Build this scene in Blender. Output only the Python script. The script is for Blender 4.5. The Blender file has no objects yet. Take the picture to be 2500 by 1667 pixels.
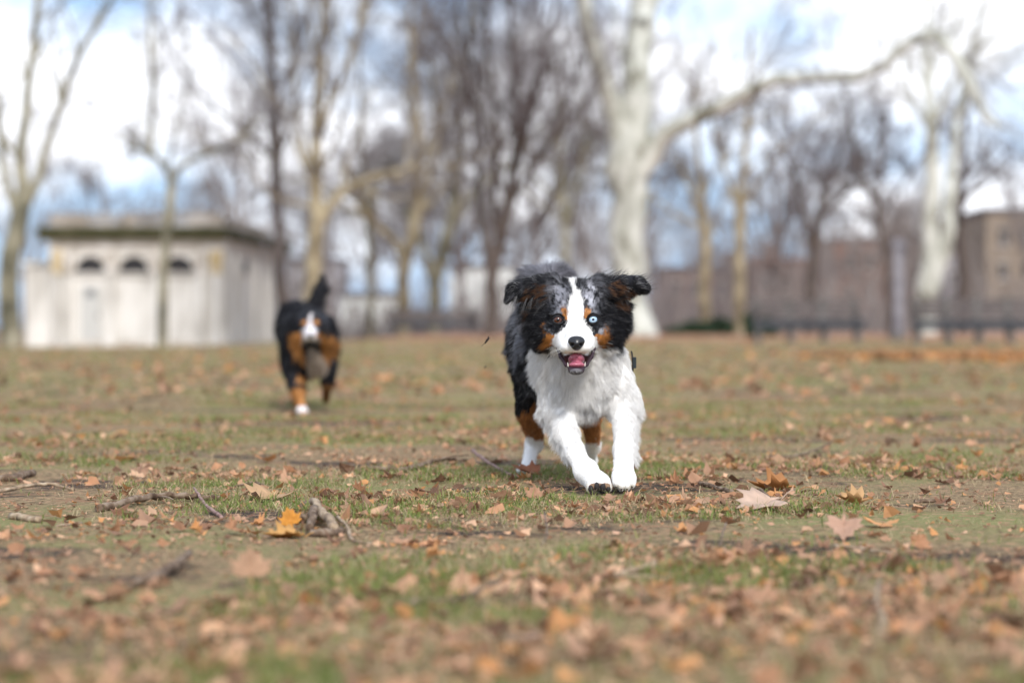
import bpy, math, numpy as np
from mathutils import Vector
S = bpy.context.scene
COL = S.collection
F = 5900.0          # focal length in photograph pixels (85 mm lens)
HZ = 800.0          # horizon row
CH = 0.405          # camera height, m
D0 = 5.66           # focus distance

# ------------------------------------------------------------------ camera
cam = bpy.data.cameras.new("camera"); co = bpy.data.objects.new("camera", cam); COL.objects.link(co)
co.location = (0, 0, CH); co.rotation_euler = (math.radians(90) - (833.5 - HZ) / F, 0, 0)
cam.sensor_width = 36; cam.lens = 36 * F / 2500
cam.clip_start = 0.1; cam.clip_end = 2000
cam.dof.use_dof = True; cam.dof.focus_distance = D0; cam.dof.aperture_fstop = 2.45
S.camera = co
# ------------------------------------------------------------------ sky and sun
SUN_EL, SUN_AZ = math.radians(36), math.radians(168)     # azimuth clockwise from +Y
W = bpy.data.worlds.new("World"); S.world = W; W.use_nodes = True
nt = W.node_tree; nt.nodes.clear()
def N(t, **k):
    n = nt.nodes.new(t)
    for a, b in k.items(): setattr(n, a, b)
    return n
sky = N('ShaderNodeTexSky', sky_type='NISHITA', sun_disc=False, sun_elevation=SUN_EL, sun_rotation=SUN_AZ)
sky.air_density = 1.0; sky.dust_density = 0.6; sky.ozone_density = 1.5
tc = N('ShaderNodeTexCoord'); mp = N('ShaderNodeMapping'); mp.inputs['Scale'].default_value = (1, 1, 1.7); mp.inputs['Location'].default_value = (1.65, 2.25, 2.24)
no = N('ShaderNodeTexNoise'); no.inputs['Scale'].default_value = 7; no.inputs['Detail'].default_value = 5; no.inputs['Roughness'].default_value = .55
cr = N('ShaderNodeValToRGB'); cr.color_ramp.elements[0].position = .41; cr.color_ramp.elements[1].position = .57
mx = N('ShaderNodeMixRGB'); sp = N('ShaderNodeSeparateXYZ'); mr = N('ShaderNodeMapRange'); mr.inputs['From Min'].default_value = .02; mr.inputs['From Max'].default_value = .35
cl = N('ShaderNodeMixRGB'); cl.inputs['Color1'].default_value = (7.2, 7.35, 7.7, 1); cl.inputs['Color2'].default_value = (7.0, 7.2, 7.8, 1)
bl = N('ShaderNodeMixRGB'); bl.inputs['Fac'].default_value = .85; bl.inputs['Color2'].default_value = (2.0, 3.1, 4.9, 1)
bg = N('ShaderNodeBackground'); bg.inputs['Strength'].default_value = 0.105
out = N('ShaderNodeOutputWorld'); L = nt.links.new
L(tc.outputs['Generated'], mp.inputs['Vector']); L(mp.outputs[0], no.inputs['Vector']); L(no.outputs['Fac'], cr.inputs['Fac'])
L(cr.outputs['Color'], mx.inputs['Fac']); L(sky.outputs[0], bl.inputs['Color1']); L(bl.outputs[0], mx.inputs['Color1']); L(tc.outputs['Generated'], sp.inputs[0]); L(sp.outputs['Z'], mr.inputs['Value']); L(mr.outputs[0], cl.inputs['Fac']); L(cl.outputs[0], mx.inputs['Color2']); L(mx.outputs[0], bg.inputs['Color']); L(bg.outputs[0], out.inputs['Surface'])
sl = bpy.data.lights.new("sun", 'SUN'); sl.energy = 1.8; sl.angle = math.radians(12); sl.color = (1, .965, .92)
so = bpy.data.objects.new("sun", sl); COL.objects.link(so)
sd = Vector((math.sin(SUN_AZ) * math.cos(SUN_EL), math.cos(SUN_AZ) * math.cos(SUN_EL), math.sin(SUN_EL)))
so.rotation_euler = (-sd).to_track_quat('-Z', 'Y').to_euler(); so.location = (0, 0, 30)
S.view_settings.view_transform = 'Standard'; S.view_settings.look = 'None'; S.view_settings.gamma = 1; S.view_settings.exposure = 1.05
S.cycles.use_denoising = True
S.cycles.max_bounces = 8; S.cycles.diffuse_bounces = 5; S.cycles.glossy_bounces = 2
S.cycles_curves.shape = 'RIBBONS'

# ------------------------------------------------------------------ helpers
rng = np.random.default_rng(7)
def ss(a, b, x):
    t = np.clip((x - a) / (b - a), 0, 1); return t * t * (3 - 2 * t)
def terrain(x, y):
    x = np.asarray(x, float); y = np.asarray(y, float)
    left = ss(3, 9, -x)
    zr = .09 * ss(40, 48, y) + .05 * ss(60, 90, y) + .10 * ss(100, 180, y)
    zl = -.42 * ss(45, 88, y) + .6 * ss(115, 190, y)
    z = zr * (1 - left) + zl * left
    return z + .006 * np.sin(x * 2.1 + 1) * np.sin(y * 1.3) + .004 * np.sin(x * 5.3) * np.sin(y * 4.1 + 2)
def X(px, Y): return (px - 1250) / F * Y
def Z(py, Y): return CH - (py - HZ) / F * Y
def W3(px, py, Y): return np.array((X(px, Y), Y, Z(py, Y)))
def G(px, py):
    Y = CH * F / (py - HZ); x = X(px, Y); return np.array((x, Y, float(terrain(x, Y))))
def _h(i, j, k, s):
    with np.errstate(over='ignore'):
        n = (i.astype(np.int64) * 374761393 + j.astype(np.int64) * 668265263 + k.astype(np.int64) * 2147483647 + s * 974634777) & 0xffffffff
        n = ((n ^ (n >> 13)) * 1274126177) & 0xffffffff
        n = ((n ^ (n >> 16)) * 2246822519) & 0xffffffff
        return ((n ^ (n >> 15)) & 0xffffff) / float(0xffffff)
def noise(P, scale, seed=0):
    p = np.asarray(P, float) * scale + 1000.0
    i = np.floor(p); f = p - i; f = f * f * (3 - 2 * f); i = i.astype(np.int64)
    r = 0
    for a in (0, 1):
        for b in (0, 1):
            for c in (0, 1):
                w = (f[..., 0] if a else 1 - f[..., 0]) * (f[..., 1] if b else 1 - f[..., 1]) * (f[..., 2] if c else 1 - f[..., 2])
                r = r + w * _h(i[..., 0] + a, i[..., 1] + b, i[..., 2] + c, seed)
    return r
def mesh(name, V, polys, mat, parent=None, col=None, smooth=True):
    """polys: list of (n,k) index arrays"""
    me = bpy.data.meshes.new(name); V = np.asarray(V, np.float32).reshape(-1, 3)
    polys = [np.asarray(p, np.int32) for p in polys if len(p)]
    me.vertices.add(len(V)); me.vertices.foreach_set('co', V.ravel())
    tot = sum(p.size for p in polys); npoly = sum(len(p) for p in polys)
    me.loops.add(tot); me.polygons.add(npoly)
    me.loops.foreach_set('vertex_index', np.concatenate([p.ravel() for p in polys]))
    sizes = np.concatenate([np.full(len(p), p.shape[1], np.int32) for p in polys])
    st = np.concatenate([[0], np.cumsum(sizes)[:-1]]).astype(np.int32)
    me.polygons.foreach_set('loop_start', st)
    me.polygons.foreach_set('use_smooth', np.full(npoly, smooth, bool))
    me.update(calc_edges=True)
    if col is not None:
        a = me.color_attributes.new('col', 'FLOAT_COLOR', 'POINT')
        c = np.ones((len(V), 4), np.float32); c[:, :3] = col; a.data.foreach_set('color', c.ravel())
    me.materials.append(mat)
    o = bpy.data.objects.new(name, me); COL.objects.link(o)
    if parent: o.parent = parent
    return o
def tag(o, label=None, cat=None, group=None, kind=None):
    for k, v in (('label', label), ('category', cat), ('group', group), ('kind', kind)):
        if v: o[k] = v
    return o
def empty(name, label, cat, loc=(0, 0, 0), group=None, rz=0):
    o = bpy.data.objects.new(name, None); COL.objects.link(o); o.location = loc; o.rotation_euler = (0, 0, rz); o.empty_display_size = .2
    return tag(o, label, cat, group)
def material(name, build, rough=.8, spec=.25):
    m = bpy.data.materials.new(name); m.use_nodes = True; t = m.node_tree; b = t.nodes['Principled BSDF']
    b.inputs['Roughness'].default_value = rough; b.inputs['Specular IOR Level'].default_value = spec
    if isinstance(build, tuple): b.inputs['Base Color'].default_value = (*build, 1)
    else: build(t, b)
    return m
def attr_mat(name, rough=.7, spec=.2, sub=0, trans=0):
    def f(t, b):
        a = t.nodes.new('ShaderNodeAttribute'); a.attribute_name = 'col'; t.links.new(a.outputs['Color'], b.inputs['Base Color'])
        if sub: b.inputs['Subsurface Weight'].default_value = sub; b.inputs['Subsurface Radius'].default_value = (.01, .006, .004); b.inputs['Subsurface Scale'].default_value = .5
        if trans:
            tr = t.nodes.new('ShaderNodeBsdfTranslucent'); t.links.new(a.outputs['Color'], tr.inputs['Color'])
            m = t.nodes.new('ShaderNodeMixShader'); m.inputs[0].default_value = trans
            o = t.nodes['Material Output']; t.links.new(b.outputs[0], m.inputs[1]); t.links.new(tr.outputs[0], m.inputs[2]); t.links.new(m.outputs[0], o.inputs['Surface'])
    return material(name, f, rough, spec)
def mottled(name, cols, scale, rough=.85, stretch=(1, 1, 1), detail=4, bump=0.0, pos=(.35, .5, .62)):
    def f(t, b):
        c = t.nodes.new('ShaderNodeTexCoord'); m = t.nodes.new('ShaderNodeMapping'); m.inputs['Scale'].default_value = stretch
        n = t.nodes.new('ShaderNodeTexNoise'); n.inputs['Scale'].default_value = scale; n.inputs['Detail'].default_value = detail
        r = t.nodes.new('ShaderNodeValToRGB'); e = r.color_ramp.elements
        while len(e) < len(cols): e.new(.5)
        for i, cc in enumerate(cols):
            e[i].position = pos[i] if len(pos) == len(cols) else .3 + .4 * i / max(1, len(cols) - 1); e[i].color = (*cc, 1)
        t.links.new(c.outputs['Object'], m.inputs[0]); t.links.new(m.outputs[0], n.inputs['Vector']); t.links.new(n.outputs['Fac'], r.inputs[0]); t.links.new(r.outputs[0], b.inputs['Base Color'])
        if bump:
            bp = t.nodes.new('ShaderNodeBump'); bp.inputs['Strength'].default_value = bump; bp.inputs['Distance'].default_value = .02
            t.links.new(n.outputs['Fac'], bp.inputs['Height']); t.links.new(bp.outputs[0], b.inputs['Normal'])
    return material(name, f, rough)
def unit(v): return v / np.maximum(np.linalg.norm(v, axis=-1, keepdims=True), 1e-9)
def tubes(P, R, sides=5, caps=False):
    """P (N,n,3), R (N,n) -> verts, quads"""
    P = np.asarray(P, float); R = np.asarray(R, float); Nn, n, _ = P.shape
    T = np.empty_like(P); T[:, 1:-1] = P[:, 2:] - P[:, :-2]; T[:, 0] = P[:, 1] - P[:, 0]; T[:, -1] = P[:, -1] - P[:, -2]; T = unit(T)
    ax = unit(P[:, -1] - P[:, 0]); ref = np.where(np.abs(ax[:, 2:3]) < .8, np.array([[0, 0, 1.]]), np.array([[1., 0, 0]]))[:, None, :]
    U = unit(np.cross(T, np.broadcast_to(ref, T.shape))); Vv = np.cross(T, U)
    a = np.arange(sides) * 2 * np.pi / sides
    V = P[:, :, None, :] + R[:, :, None, None] * (np.cos(a)[None, None, :, None] * U[:, :, None, :] + np.sin(a)[None, None, :, None] * Vv[:, :, None, :])
    idx = np.arange(Nn * n * sides).reshape(Nn, n, sides)
    nx = np.roll(idx, -1, axis=2)
    Q = np.stack([idx[:, :-1], nx[:, :-1], nx[:, 1:], idx[:, 1:]], -1).reshape(-1, 4)
    return V.reshape(-1, 3), Q, idx
def catmull(pts, n):
    pts = np.asarray(pts, float); m = len(pts)
    e = np.vstack([2 * pts[0] - pts[1], pts, 2 * pts[-1] - pts[-2]])
    t = np.linspace(0, m - 1 - 1e-6, n); i = t.astype(int); f = (t - i)[:, None]
    a, b, c, d = e[i], e[i + 1], e[i + 2], e[i + 3]
    return .5 * (2 * b + (c - a) * f + (2 * a - 5 * b + 4 * c - d) * f ** 2 + (3 * b - a - 3 * c + d) * f ** 3)
class Box:
    """collects boxes / prisms into ONE mesh"""
    def __init__(s): s.V = []; s.Q = []; s.T = []; s.n = 0
    def add(s, V, Q=(), T=()):
        V = np.asarray(V, float); s.V.append(V)
        if len(Q): s.Q.append(np.asarray(Q) + s.n)
        if len(T): s.T.append(np.asarray(T) + s.n)
        s.n += len(V)
    def box(s, x0, x1, y0, y1, z0, z1):
        s.add([(x, y, z) for z in (z0, z1) for x, y in ((x0, y0), (x1, y0), (x1, y1), (x0, y1))],
              [(0, 3, 2, 1), (4, 5, 6, 7), (0, 1, 5, 4), (1, 2, 6, 5), (2, 3, 7, 6), (3, 0, 4, 7)])
    def prism(s, poly, z0, z1):
        n = len(poly); V = [(x, y, z0) for x, y in poly] + [(x, y, z1) for x, y in poly] + [(np.mean([p[0] for p in poly]), np.mean([p[1] for p in poly]), z) for z in (z0, z1)]
        s.add(V, [(i, (i + 1) % n, n + (i + 1) % n, n + i) for i in range(n)], [((i + 1) % n, i, 2 * n) for i in range(n)] + [(n + i, n + (i + 1) % n, 2 * n + 1) for i in range(n)])
    def tube(s, pts, r, n=8, sides=7):
        P = catmull(pts, n); R = np.interp(np.linspace(0, 1, n), np.linspace(0, 1, len(np.atleast_1d(r))), np.atleast_1d(r))
        V, Q, idx = tubes(P[None], R[None], sides); V = np.vstack([V, P[0], P[-1]]); k = len(V)
        T = [(idx[0, 0, (i + 1) % sides], idx[0, 0, i], k - 2) for i in range(sides)] + [(idx[0, -1, i], idx[0, -1, (i + 1) % sides], k - 1) for i in range(sides)]
        s.add(V, Q, T)
    def build(s, name, mat, parent=None, smooth=False, col=None):
        return mesh(name, np.vstack(s.V), ([np.vstack(s.Q)] if s.Q else []) + ([np.vstack(s.T)] if s.T else []), mat, parent, col, smooth)

# ------------------------------------------------------------------ ground (one sheet to the horizon)
def ground_mat():
    def f(t, b):
        nd, lk = t.nodes.new, t.links.new
        g = nd('ShaderNodeNewGeometry')
        def nz(s, d=4, v=None, rough=.6):
            n = nd('ShaderNodeTexNoise'); n.inputs['Scale'].default_value = s; n.inputs['Detail'].default_value = d; n.inputs['Roughness'].default_value = rough; lk(g.outputs['Position'], n.inputs['Vector']); return n.outputs['Fac']
        def ramp(src, a, bb, c0=(0, 0, 0), c1=(1, 1, 1)):
            r = nd('ShaderNodeValToRGB'); r.color_ramp.elements[0].position = a; r.color_ramp.elements[1].position = bb
            r.color_ramp.elements[0].color = (*c0, 1); r.color_ramp.elements[1].color = (*c1, 1); lk(src, r.inputs[0]); return r.outputs[0]
        def mix(fac, a, bb):
            m = nd('ShaderNodeMixRGB'); lk(fac, m.inputs[0])
            for i, c in ((1, a), (2, bb)):
                if isinstance(c, tuple): m.inputs[i].default_value = (*c, 1)
                else: lk(c, m.inputs[i])
            return m.outputs[0]
        thatch = ramp(nz(60, 6), .35, .68, (.085, .058, .034), (.40, .285, .155))
        green = ramp(nz(90, 4), .3, .7, (.12, .125, .042), (.30, .27, .12))
        soil = ramp(nz(35, 6), .3, .7, (.03, .022, .017), (.10, .072, .052))
        c = mix(ramp(nz(1.1, 4), .46, .60), thatch, green)
        c = mix(ramp(nz(1.3, 5, rough=.7), .53, .60), c, soil)
        c = mix(ramp(nz(28, 3), .57, .62), c, (.36, .22, .13))
        c = mix(ramp(nz(9, 3), .61, .65), c, (.26, .15, .085))
        # far beds: leaf-littered earth beyond the lawn
        sp = nd('ShaderNodeSeparateXYZ'); lk(g.outputs['Position'], sp.inputs[0])
        mr = nd('ShaderNodeMapRange'); mr.inputs['From Min'].default_value = 48; mr.inputs['From Max'].default_value = 62; lk(sp.outputs['Y'], mr.inputs['Value'])
        litter = ramp(nz(2.5, 5), .35, .65, (.24, .13, .08), (.42, .24, .15))
        mm = nd('ShaderNodeMath'); mm.operation = 'MULTIPLY'; lk(mr.outputs[0], mm.inputs[0])
        mr2 = nd('ShaderNodeMapRange'); mr2.inputs['From Min'].default_value = -9; mr2.inputs['From Max'].default_value = -3; lk(sp.outputs['X'], mr2.inputs['Value']); mr2.inputs['To Min'].default_value = .25
        lk(mr2.outputs[0], mm.inputs[1])
        c = mix(mm.outputs[0], c, litter)
        lk(c, b.inputs['Base Color'])
        bp = nd('ShaderNodeBump'); bp.inputs['Strength'].default_value = .7; bp.inputs['Distance'].default_value = .02; lk(nz(70, 6), bp.inputs['Height']); lk(bp.outputs[0], b.inputs['Normal'])
    return material('lawn_soil', f, .95, .1)
ys = np.concatenate([np.linspace(-6, 2, 12)[:-1], np.arange(2, 14, .08), np.geomspace(14, 900, 150)])
us = np.linspace(-1, 1, 121)
hw = 6 + .75 * np.abs(ys)
gx = us[None, :] * hw[:, None]; gy = np.broadcast_to(ys[:, None], gx.shape)
gz = terrain(gx, gy)
GV = np.stack([gx, gy, gz], -1).reshape(-1, 3)
gi = np.arange(len(GV)).reshape(gx.shape)
o = mesh('ground', GV, [np.stack([gi[:-1, :-1], gi[:-1, 1:], gi[1:, 1:], gi[1:, :-1]], -1).reshape(-1, 4)], ground_mat())
tag(o, 'worn winter lawn of green and straw grass with bare earth', None, None, 'structure')

# ------------------------------------------------------------------ scatter: positions with density falling off with distance
def scatter(n, y0, y1, power, margin=.6):
    """density over ground ~ Y**-power"""
    u = rng.random(n); q = 2 - power
    Y = np.exp(np.log(y0) + u * np.log(y1 / y0)) if abs(q) < 1e-6 else (y0 ** q + u * (y1 ** q - y0 ** q)) ** (1 / q)
    x = (rng.random(n) * 2 - 1) * (.2119 * Y * 1.03 + margin)
    return x, Y
def patch(x, y, s, seed): 
    p = np.stack([x, y, np.zeros_like(x)], -1)
    return .6 * noise(p, s, seed) + .3 * noise(p, s * 2.3, seed + 1) + .1 * noise(p, s * 5.1, seed + 2)

def blades(n, y0, y1, power, hmin, hmax, wid, lean, green, keep):
    x, y = scatter(n, y0, y1, power)
    m = keep(x, y) > rng.random(n); x, y = x[m], y[m]; n = len(x)
    g = green
    z = terrain(x, y)
    h = hmin + (hmax - hmin) * rng.random(n) ** 1.6
    a = rng.random(n) * 2 * np.pi; le = lean * (.3 + rng.random(n) * .9)
    d = np.stack([np.cos(a), np.sin(a), np.zeros(n)], -1)
    wa = rng.random(n) * np.pi; wv = np.stack([np.cos(wa), np.sin(wa), .0 * wa], -1) * (wid * (.6 + .8 * rng.random(n)))[:, None] * np.maximum(1, y / 9)[:, None]
    b = np.stack([x, y, z - .002], -1)
    up = np.array([0, 0, 1.])
    m1 = b + (up * np.cos(le * .5)[:, None] + d * np.sin(le * .5)[:, None]) * (h * .5)[:, None]
    t = m1 + (up * np.cos(le * 1.3)[:, None] + d * np.sin(le * 1.3)[:, None]) * (h * .5)[:, None]
    t[:, 2] = np.maximum(t[:, 2], z + .003)
    V = np.stack([b - wv, b + wv, m1 - wv * .8, m1 + wv * .8, t], 1)
    i = np.arange(n)[:, None] * 5
    Q = i + np.array([0, 1, 3, 2]); T = i + np.array([2, 3, 4])
    r = rng.random((n, 1)); r2 = rng.random((n, 1))
    if g: c = np.array([.095, .16, .025]) * (1 - r) + np.array([.29, .31, .095]) * r; c = c * (1 - .35 * (r2 > .75)) 
    else: c = np.array([.22, .155, .08]) * (1 - r) + np.array([.54, .44, .26]) * r
    c = np.repeat(c[:, None, :], 5, 1)
    return V.reshape(-1, 3), Q, T, c.reshape(-1, 3)
def join(parts):
    V, Q, T, C, n = [], [], [], [], 0
    for v, q, t, c in parts:
        V.append(v); C.append(c); n0 = n; n += len(v)
        if len(q): Q.append(q + n0)
        if len(t): T.append(t + n0)
    return np.vstack(V), [a for a in (np.vstack(Q) if Q else [], np.vstack(T) if T else []) if len(a)], np.vstack(C)
grassm = attr_mat('grass_blade', .6, .25, trans=.3)
gk = lambda x, y: np.clip((patch(x, y, 3.2, 3) - .45) * 9, .06, 1) * np.clip((.56 - patch(x, y, 1.5, 9)) * 9, .02, 1)
V, Pq, C = join([blades(360000, 2.4, 13, 1.8, .008, .042, .0010, 1.1, True, gk),
                 blades(90000, 13, 60, 1.7, .02, .05, .0016, 1.0, True, gk)])
tag(mesh('green_grass', V, Pq, grassm, None, C), 'short green winter grass in thin patches across the lawn', 'grass', None, 'stuff')
dk = lambda x, y: np.clip((.60 - patch(x, y, 1.5, 9)) * 7, .06, 1)
V, Pq, C = join([blades(170000, 2.4, 13, 1.6, .012, .050, .0009, 2.1, False, dk),
                 blades(60000, 13, 60, 1.7, .02, .05, .0018, 1.6, False, dk)])
tag(mesh('dry_grass', V, Pq, grassm, None, C), 'dead straw coloured grass lying flat among the green', 'dry grass', None, 'stuff')

# ------------------------------------------------------------------ fallen leaves
half = [(0, -.42), (.03, -.40), (.05, -.22), (.25, -.26), (.46, -.16), (.38, -.04), (.52, .16), (.34, .14), (.26, .20), (.24, .40), (.14, .36), (.08, .42), (0, .60)]
LEAF = np.array(half + [(-x, y) for x, y in half[-2:0:-1]])
LEAFC = [(.42, .25, .15), (.34, .20, .12), (.48, .32, .21), (.14, .085, .055), (.46, .26, .12), (.20, .12, .08), (.38, .25, .17), (.46, .31, .22), (.30, .20, .14), (.52, .37, .26)]
def leaf_batch(x, y, z, size, kind, curl, tilt):
    n = len(x)
    if kind == 'leaf': B = LEAF
    else: a = np.arange(6) * np.pi / 3; B = np.stack([np.cos(a) * .5, np.sin(a) * .36], -1)
    k = len(B)
    P = np.zeros((n, k + 1, 3)); jit = 1 + (rng.random((n, k)) - .5) * (.25 if kind == 'leaf' else .95)
    P[:, :k, 0] = B[:, 0] * jit; P[:, :k, 1] = B[:, 1] * jit
    ca = rng.random(n) * np.pi * 2; cu = (curl * (.3 + rng.random(n)))[:, None]
    u = P[..., 0] * np.cos(ca)[:, None] + P[..., 1] * np.sin(ca)[:, None]
    P[..., 2] = cu * u * u * 2 + (rng.random((n, k + 1)) - .5) * .10 * (curl[:, None] + .3)
    P *= size[:, None, None]
    # random tilt then spin
    t = tilt * rng.standard_normal(n); ct, st = np.cos(t)[:, None], np.sin(t)[:, None]
    Y_, Z_ = P[..., 1] * ct - P[..., 2] * st, P[..., 1] * st + P[..., 2] * ct
    s = rng.random(n) * 2 * np.pi; cs, sn = np.cos(s)[:, None], np.sin(s)[:, None]
    X_ = P[..., 0] * cs - Y_ * sn; Y2 = P[..., 0] * sn + Y_ * cs
    Z_ = Z_ - np.minimum(Z_.min(1), 0)[:, None] * .8
    V = np.stack([X_ + x[:, None], Y2 + y[:, None], Z_ + z[:, None] + .0005], -1)
    i = np.arange(n)[:, None, None] * (k + 1)
    tri = np.stack([np.arange(k), (np.arange(k) + 1) % k, np.full(k, k)], -1)[None]
    T = (i + tri).reshape(-1, 3)
    c = np.array(LEAFC)[rng.integers(0, len(LEAFC), n)] * np.array([.98, .85, .75]) * (.85 + .55 * rng.random((n, 1)))
    c = c[:, None, :] * (1 + .25 * (rng.random((n, k + 1, 1)) - .5))
    return V.reshape(-1, 3), [], T, c.reshape(-1, 3)
leafm = attr_mat('dead_leaf', .65, .25, trans=.25)
parts = []
def lz(x, y): return terrain(x, y) + .004 * rng.random(len(x))
def lay(n, y0, y1, pw, s0, s1, kind, curl, tilt, thr=.0, gain=6.):
    x, y = scatter(n, y0, y1, pw); m = np.clip((patch(x, y, 2.6, 21) - .42) * gain, .26, 1) * np.clip((.64 - patch(x, y, 1.5, 9)) * 7, .3, 1) > rng.random(n)
    m &= ~((np.abs(x - .235) < .10) & (np.abs(y - 5.70) < .11)); x, y = x[m], y[m]; n = len(x)
    parts.append(leaf_batch(x, y, lz(x, y), s0 + (s1 - s0) * rng.random(n) ** 2, kind, np.full(n, curl), tilt))
lay(125000, 2.4, 14, 1.65, .004, .018, 'bit', .7, .5)
lay(11000, 2.4, 14, 1.8, .018, .045, 'bit', .8, .5)
lay(1600, 2.4, 14, 1.8, .025, .055, 'leaf', .8, .4)
lay(650, 2.4, 14, 1.4, .035, .08, 'leaf', .6, .3)
lay(9000, 14, 75, 1.4, .03, .08, 'bit', .7, .5)
lay(4000, 14, 75, 1.2, .06, .12, 'leaf', .8, .5)
# orange drift on the right of the lawn
n = 2600; x = rng.normal(6.3, .95, n); y = rng.normal(32.5, 1.8, n); parts.append(leaf_batch(x, y, lz(x, y), .07 + .08 * rng.random(n), 'leaf', np.full(n, .8), .5))
parts[-1] = (*parts[-1][:3], parts[-1][3] * np.array([1.0, .95, .75]))
V, Pq, C = join(parts)
tag(mesh('leaf_litter', V, Pq, leafm, None, C, smooth=False), 'brown dry leaves and leaf crumbs strewn over the grass', 'fallen leaves', None, 'stuff')

def big_leaf(px, py, size, label, col, curl=.6, tilt=(0, 0), rz=0., lift=.0):
    g = G(px, py); k = len(LEAF)
    rings = [np.zeros((1, 2))] + [LEAF * s for s in (.35, .7, 1.0)]
    P = np.vstack(rings); z = curl * (P[:, 0] ** 2 * 1.6 + .7 * P[:, 1] ** 2) + .05 * (noise(np.c_[P, P[:, 0]], 6, int(px)) - .5) * 2
    z -= .06 * np.exp(-(P[:, 0] / .03) ** 2)
    V = np.c_[P, z] * size; T = [(0, 1 + i, 1 + (i + 1) % k) for i in range(k)]
    Q = [(1 + r * k + i, 1 + (r + 1) * k + i, 1 + (r + 1) * k + (i + 1) % k, 1 + r * k + (i + 1) % k) for r in (0, 1) for i in range(k)]
    b = Box(); b.add(V, Q, T)
    b.tube([(0, -.40 * size, z[0] * size), (.02 * size, -.6 * size, .04 * size), (.08 * size, -.8 * size, 0.02 * size)], [.0013, .0009], 6, 5)
    VV = np.vstack(b.V); cc = np.array(col) * (.8 + .4 * noise(VV, 60 / max(size, .05) * .1, 5)[:, None])
    o = b.build('fallen_leaf', leafm, None, True, cc)
    o.modifiers.new('thickness', 'SOLIDIFY').thickness = .0006
    o.rotation_mode = 'ZYX'; o.rotation_euler = (tilt[0], tilt[1], rz); o.location = g + np.array([0, 0, .006 + lift])
    return tag(o, label, 'leaf', 'large leaves lying on the grass')
big_leaf(1893, 1200, .12, 'large curled orange brown leaf lying right of the running dog', (.42, .19, .07), .8, (.12, .05), 1.57, .0)
big_leaf(1862, 1250, .13, 'large pale pinkish leaf lying flat just in front of the curled orange one', (.56, .40, .30), .3, (.30, 0), 2.2, .014)
big_leaf(708, 1290, .048, 'bright orange leaf standing up against the broken bark pieces', (.58, .25, .04), .5, (1.15, .1), .3, .012)
big_leaf(700, 1310, .085, 'yellow orange leaf flat in front of the bark pieces', (.55, .30, .10), .5, (.1, .05), 1.9)
big_leaf(655, 1222, .12, 'broad tan leaf on bare soil behind the bark pieces', (.50, .32, .18), .4, (.22, .1), 2.7, .006)
big_leaf(1292, 1168, .09, 'rust red leaf under the hind paw of the near dog', (.42, .17, .09), .4, (.25, .2), 1.2, .01)
big_leaf(612, 1430, .068, 'upright brown leaf blurred in the left foreground', (.42, .25, .15), .3, (.9, .1), .1, .02)
big_leaf(2060, 1315, .075, 'pinkish brown leaf tipped up on the right of the lawn', (.47, .29, .2), .5, (.7, 0), 3.0, .02)
big_leaf(2085, 1243, .08, 'small arched orange leaf between two pale leaves', (.53, .32, .15), .9, (.1, 0), 1.3, .01)
big_leaf(1305, 1228, .045, 'small dark tan leaf directly below the lifted paw', (.40, .22, .13), .5, (.9, 0), 0, .01)

# ------------------------------------------------------------------ sticks and bark pieces
barks = mottled('stick_bark', [(.07, .042, .026), (.15, .10, .066), (.24, .18, .13)], 40, .9, (1, 1, 1), 6, .5)
barkl = mottled('pale_bark', [(.17, .125, .085), (.32, .23, .15), (.42, .33, .23)], 45, .9, (1, 1, 1), 6, .5)
barkr = mottled('red_twig', [(.15, .08, .07), (.26, .16, .13), (.34, .22, .2)], 60, .8)
def stick(pts, r, label, mat=barks, lifts=None, name='stick', side=None):
    W_ = []
    for i, (px, py) in enumerate(pts):
        W_.append(G(px, py) + np.array([0, 0, max(np.atleast_1d(r)) * .8 + (lifts[i] if lifts else 0)]))
    b = Box(); W_ = np.array(W_); base = W_[0].copy(); W_ -= base
    n = max(8, 5 * len(pts)); P = catmull(W_, n); P[1:-1] += (rng.random((n - 2, 3)) - .5) * np.max(r) * .7
    R = np.interp(np.linspace(0, 1, n), np.linspace(0, 1, len(np.atleast_1d(r))), np.atleast_1d(r)) * (1 + .25 * (rng.random(n) - .5))
    b.tube(P, R, n, 8)
    if side is not None:
        for (t, dx, dy, dz, rr) in side:
            p = P[int(t * (n - 1))]; b.tube([p, p + np.array([dx, dy, dz]) * .5 + .003, p + np.array([dx, dy, dz])], [rr, rr * .5], 7, 6)
    o = b.build(name, mat, None, True); o.location = base
    return tag(o, label, 'stick' if name != 'bark_piece' else 'bark piece', 'fallen sticks on the lawn' if name != 'bark_piece' else 'broken bark and wood pieces in one heap')
stick([(240, 1243), (372, 1226), (460, 1222), (535, 1222)], [.010, .007, .006], 'long bent grey brown stick on the left, crossed by a reddish twig', lifts=[0, .01, .006, 0], side=[(.4, .05, -.08, .0, .003)])
stick([(473, 1211), (500, 1240), (541, 1265)], [.003, .004], 'thin reddish twig crossing the end of the long bent stick', barkr, [.018, .01, 0])
stick([(-40, 1204), (60, 1196), (120, 1192), (180, 1195)], [.005, .004], 'thin pale stick at the left edge of the frame', barkl, [0, .012, .012, 0])
stick([(-40, 1172), (30, 1170), (80, 1160)], [.009, .011], 'stubby grey stick at the left edge behind the thin pale one')
stick([(318, 1440), (395, 1418), (462, 1378)], [.007, .009, .007], 'thick brown stick blurred in the left foreground', lifts=[0, .004, .012])
stick([(27, 1262), (98, 1272)], [.008, .008], 'short pale stub with an orange broken end at far left', barkl)
stick([(138, 1285), (200, 1275)], [.003, .002], 'tiny straight twig left of the bark heap', barkl)
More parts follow.
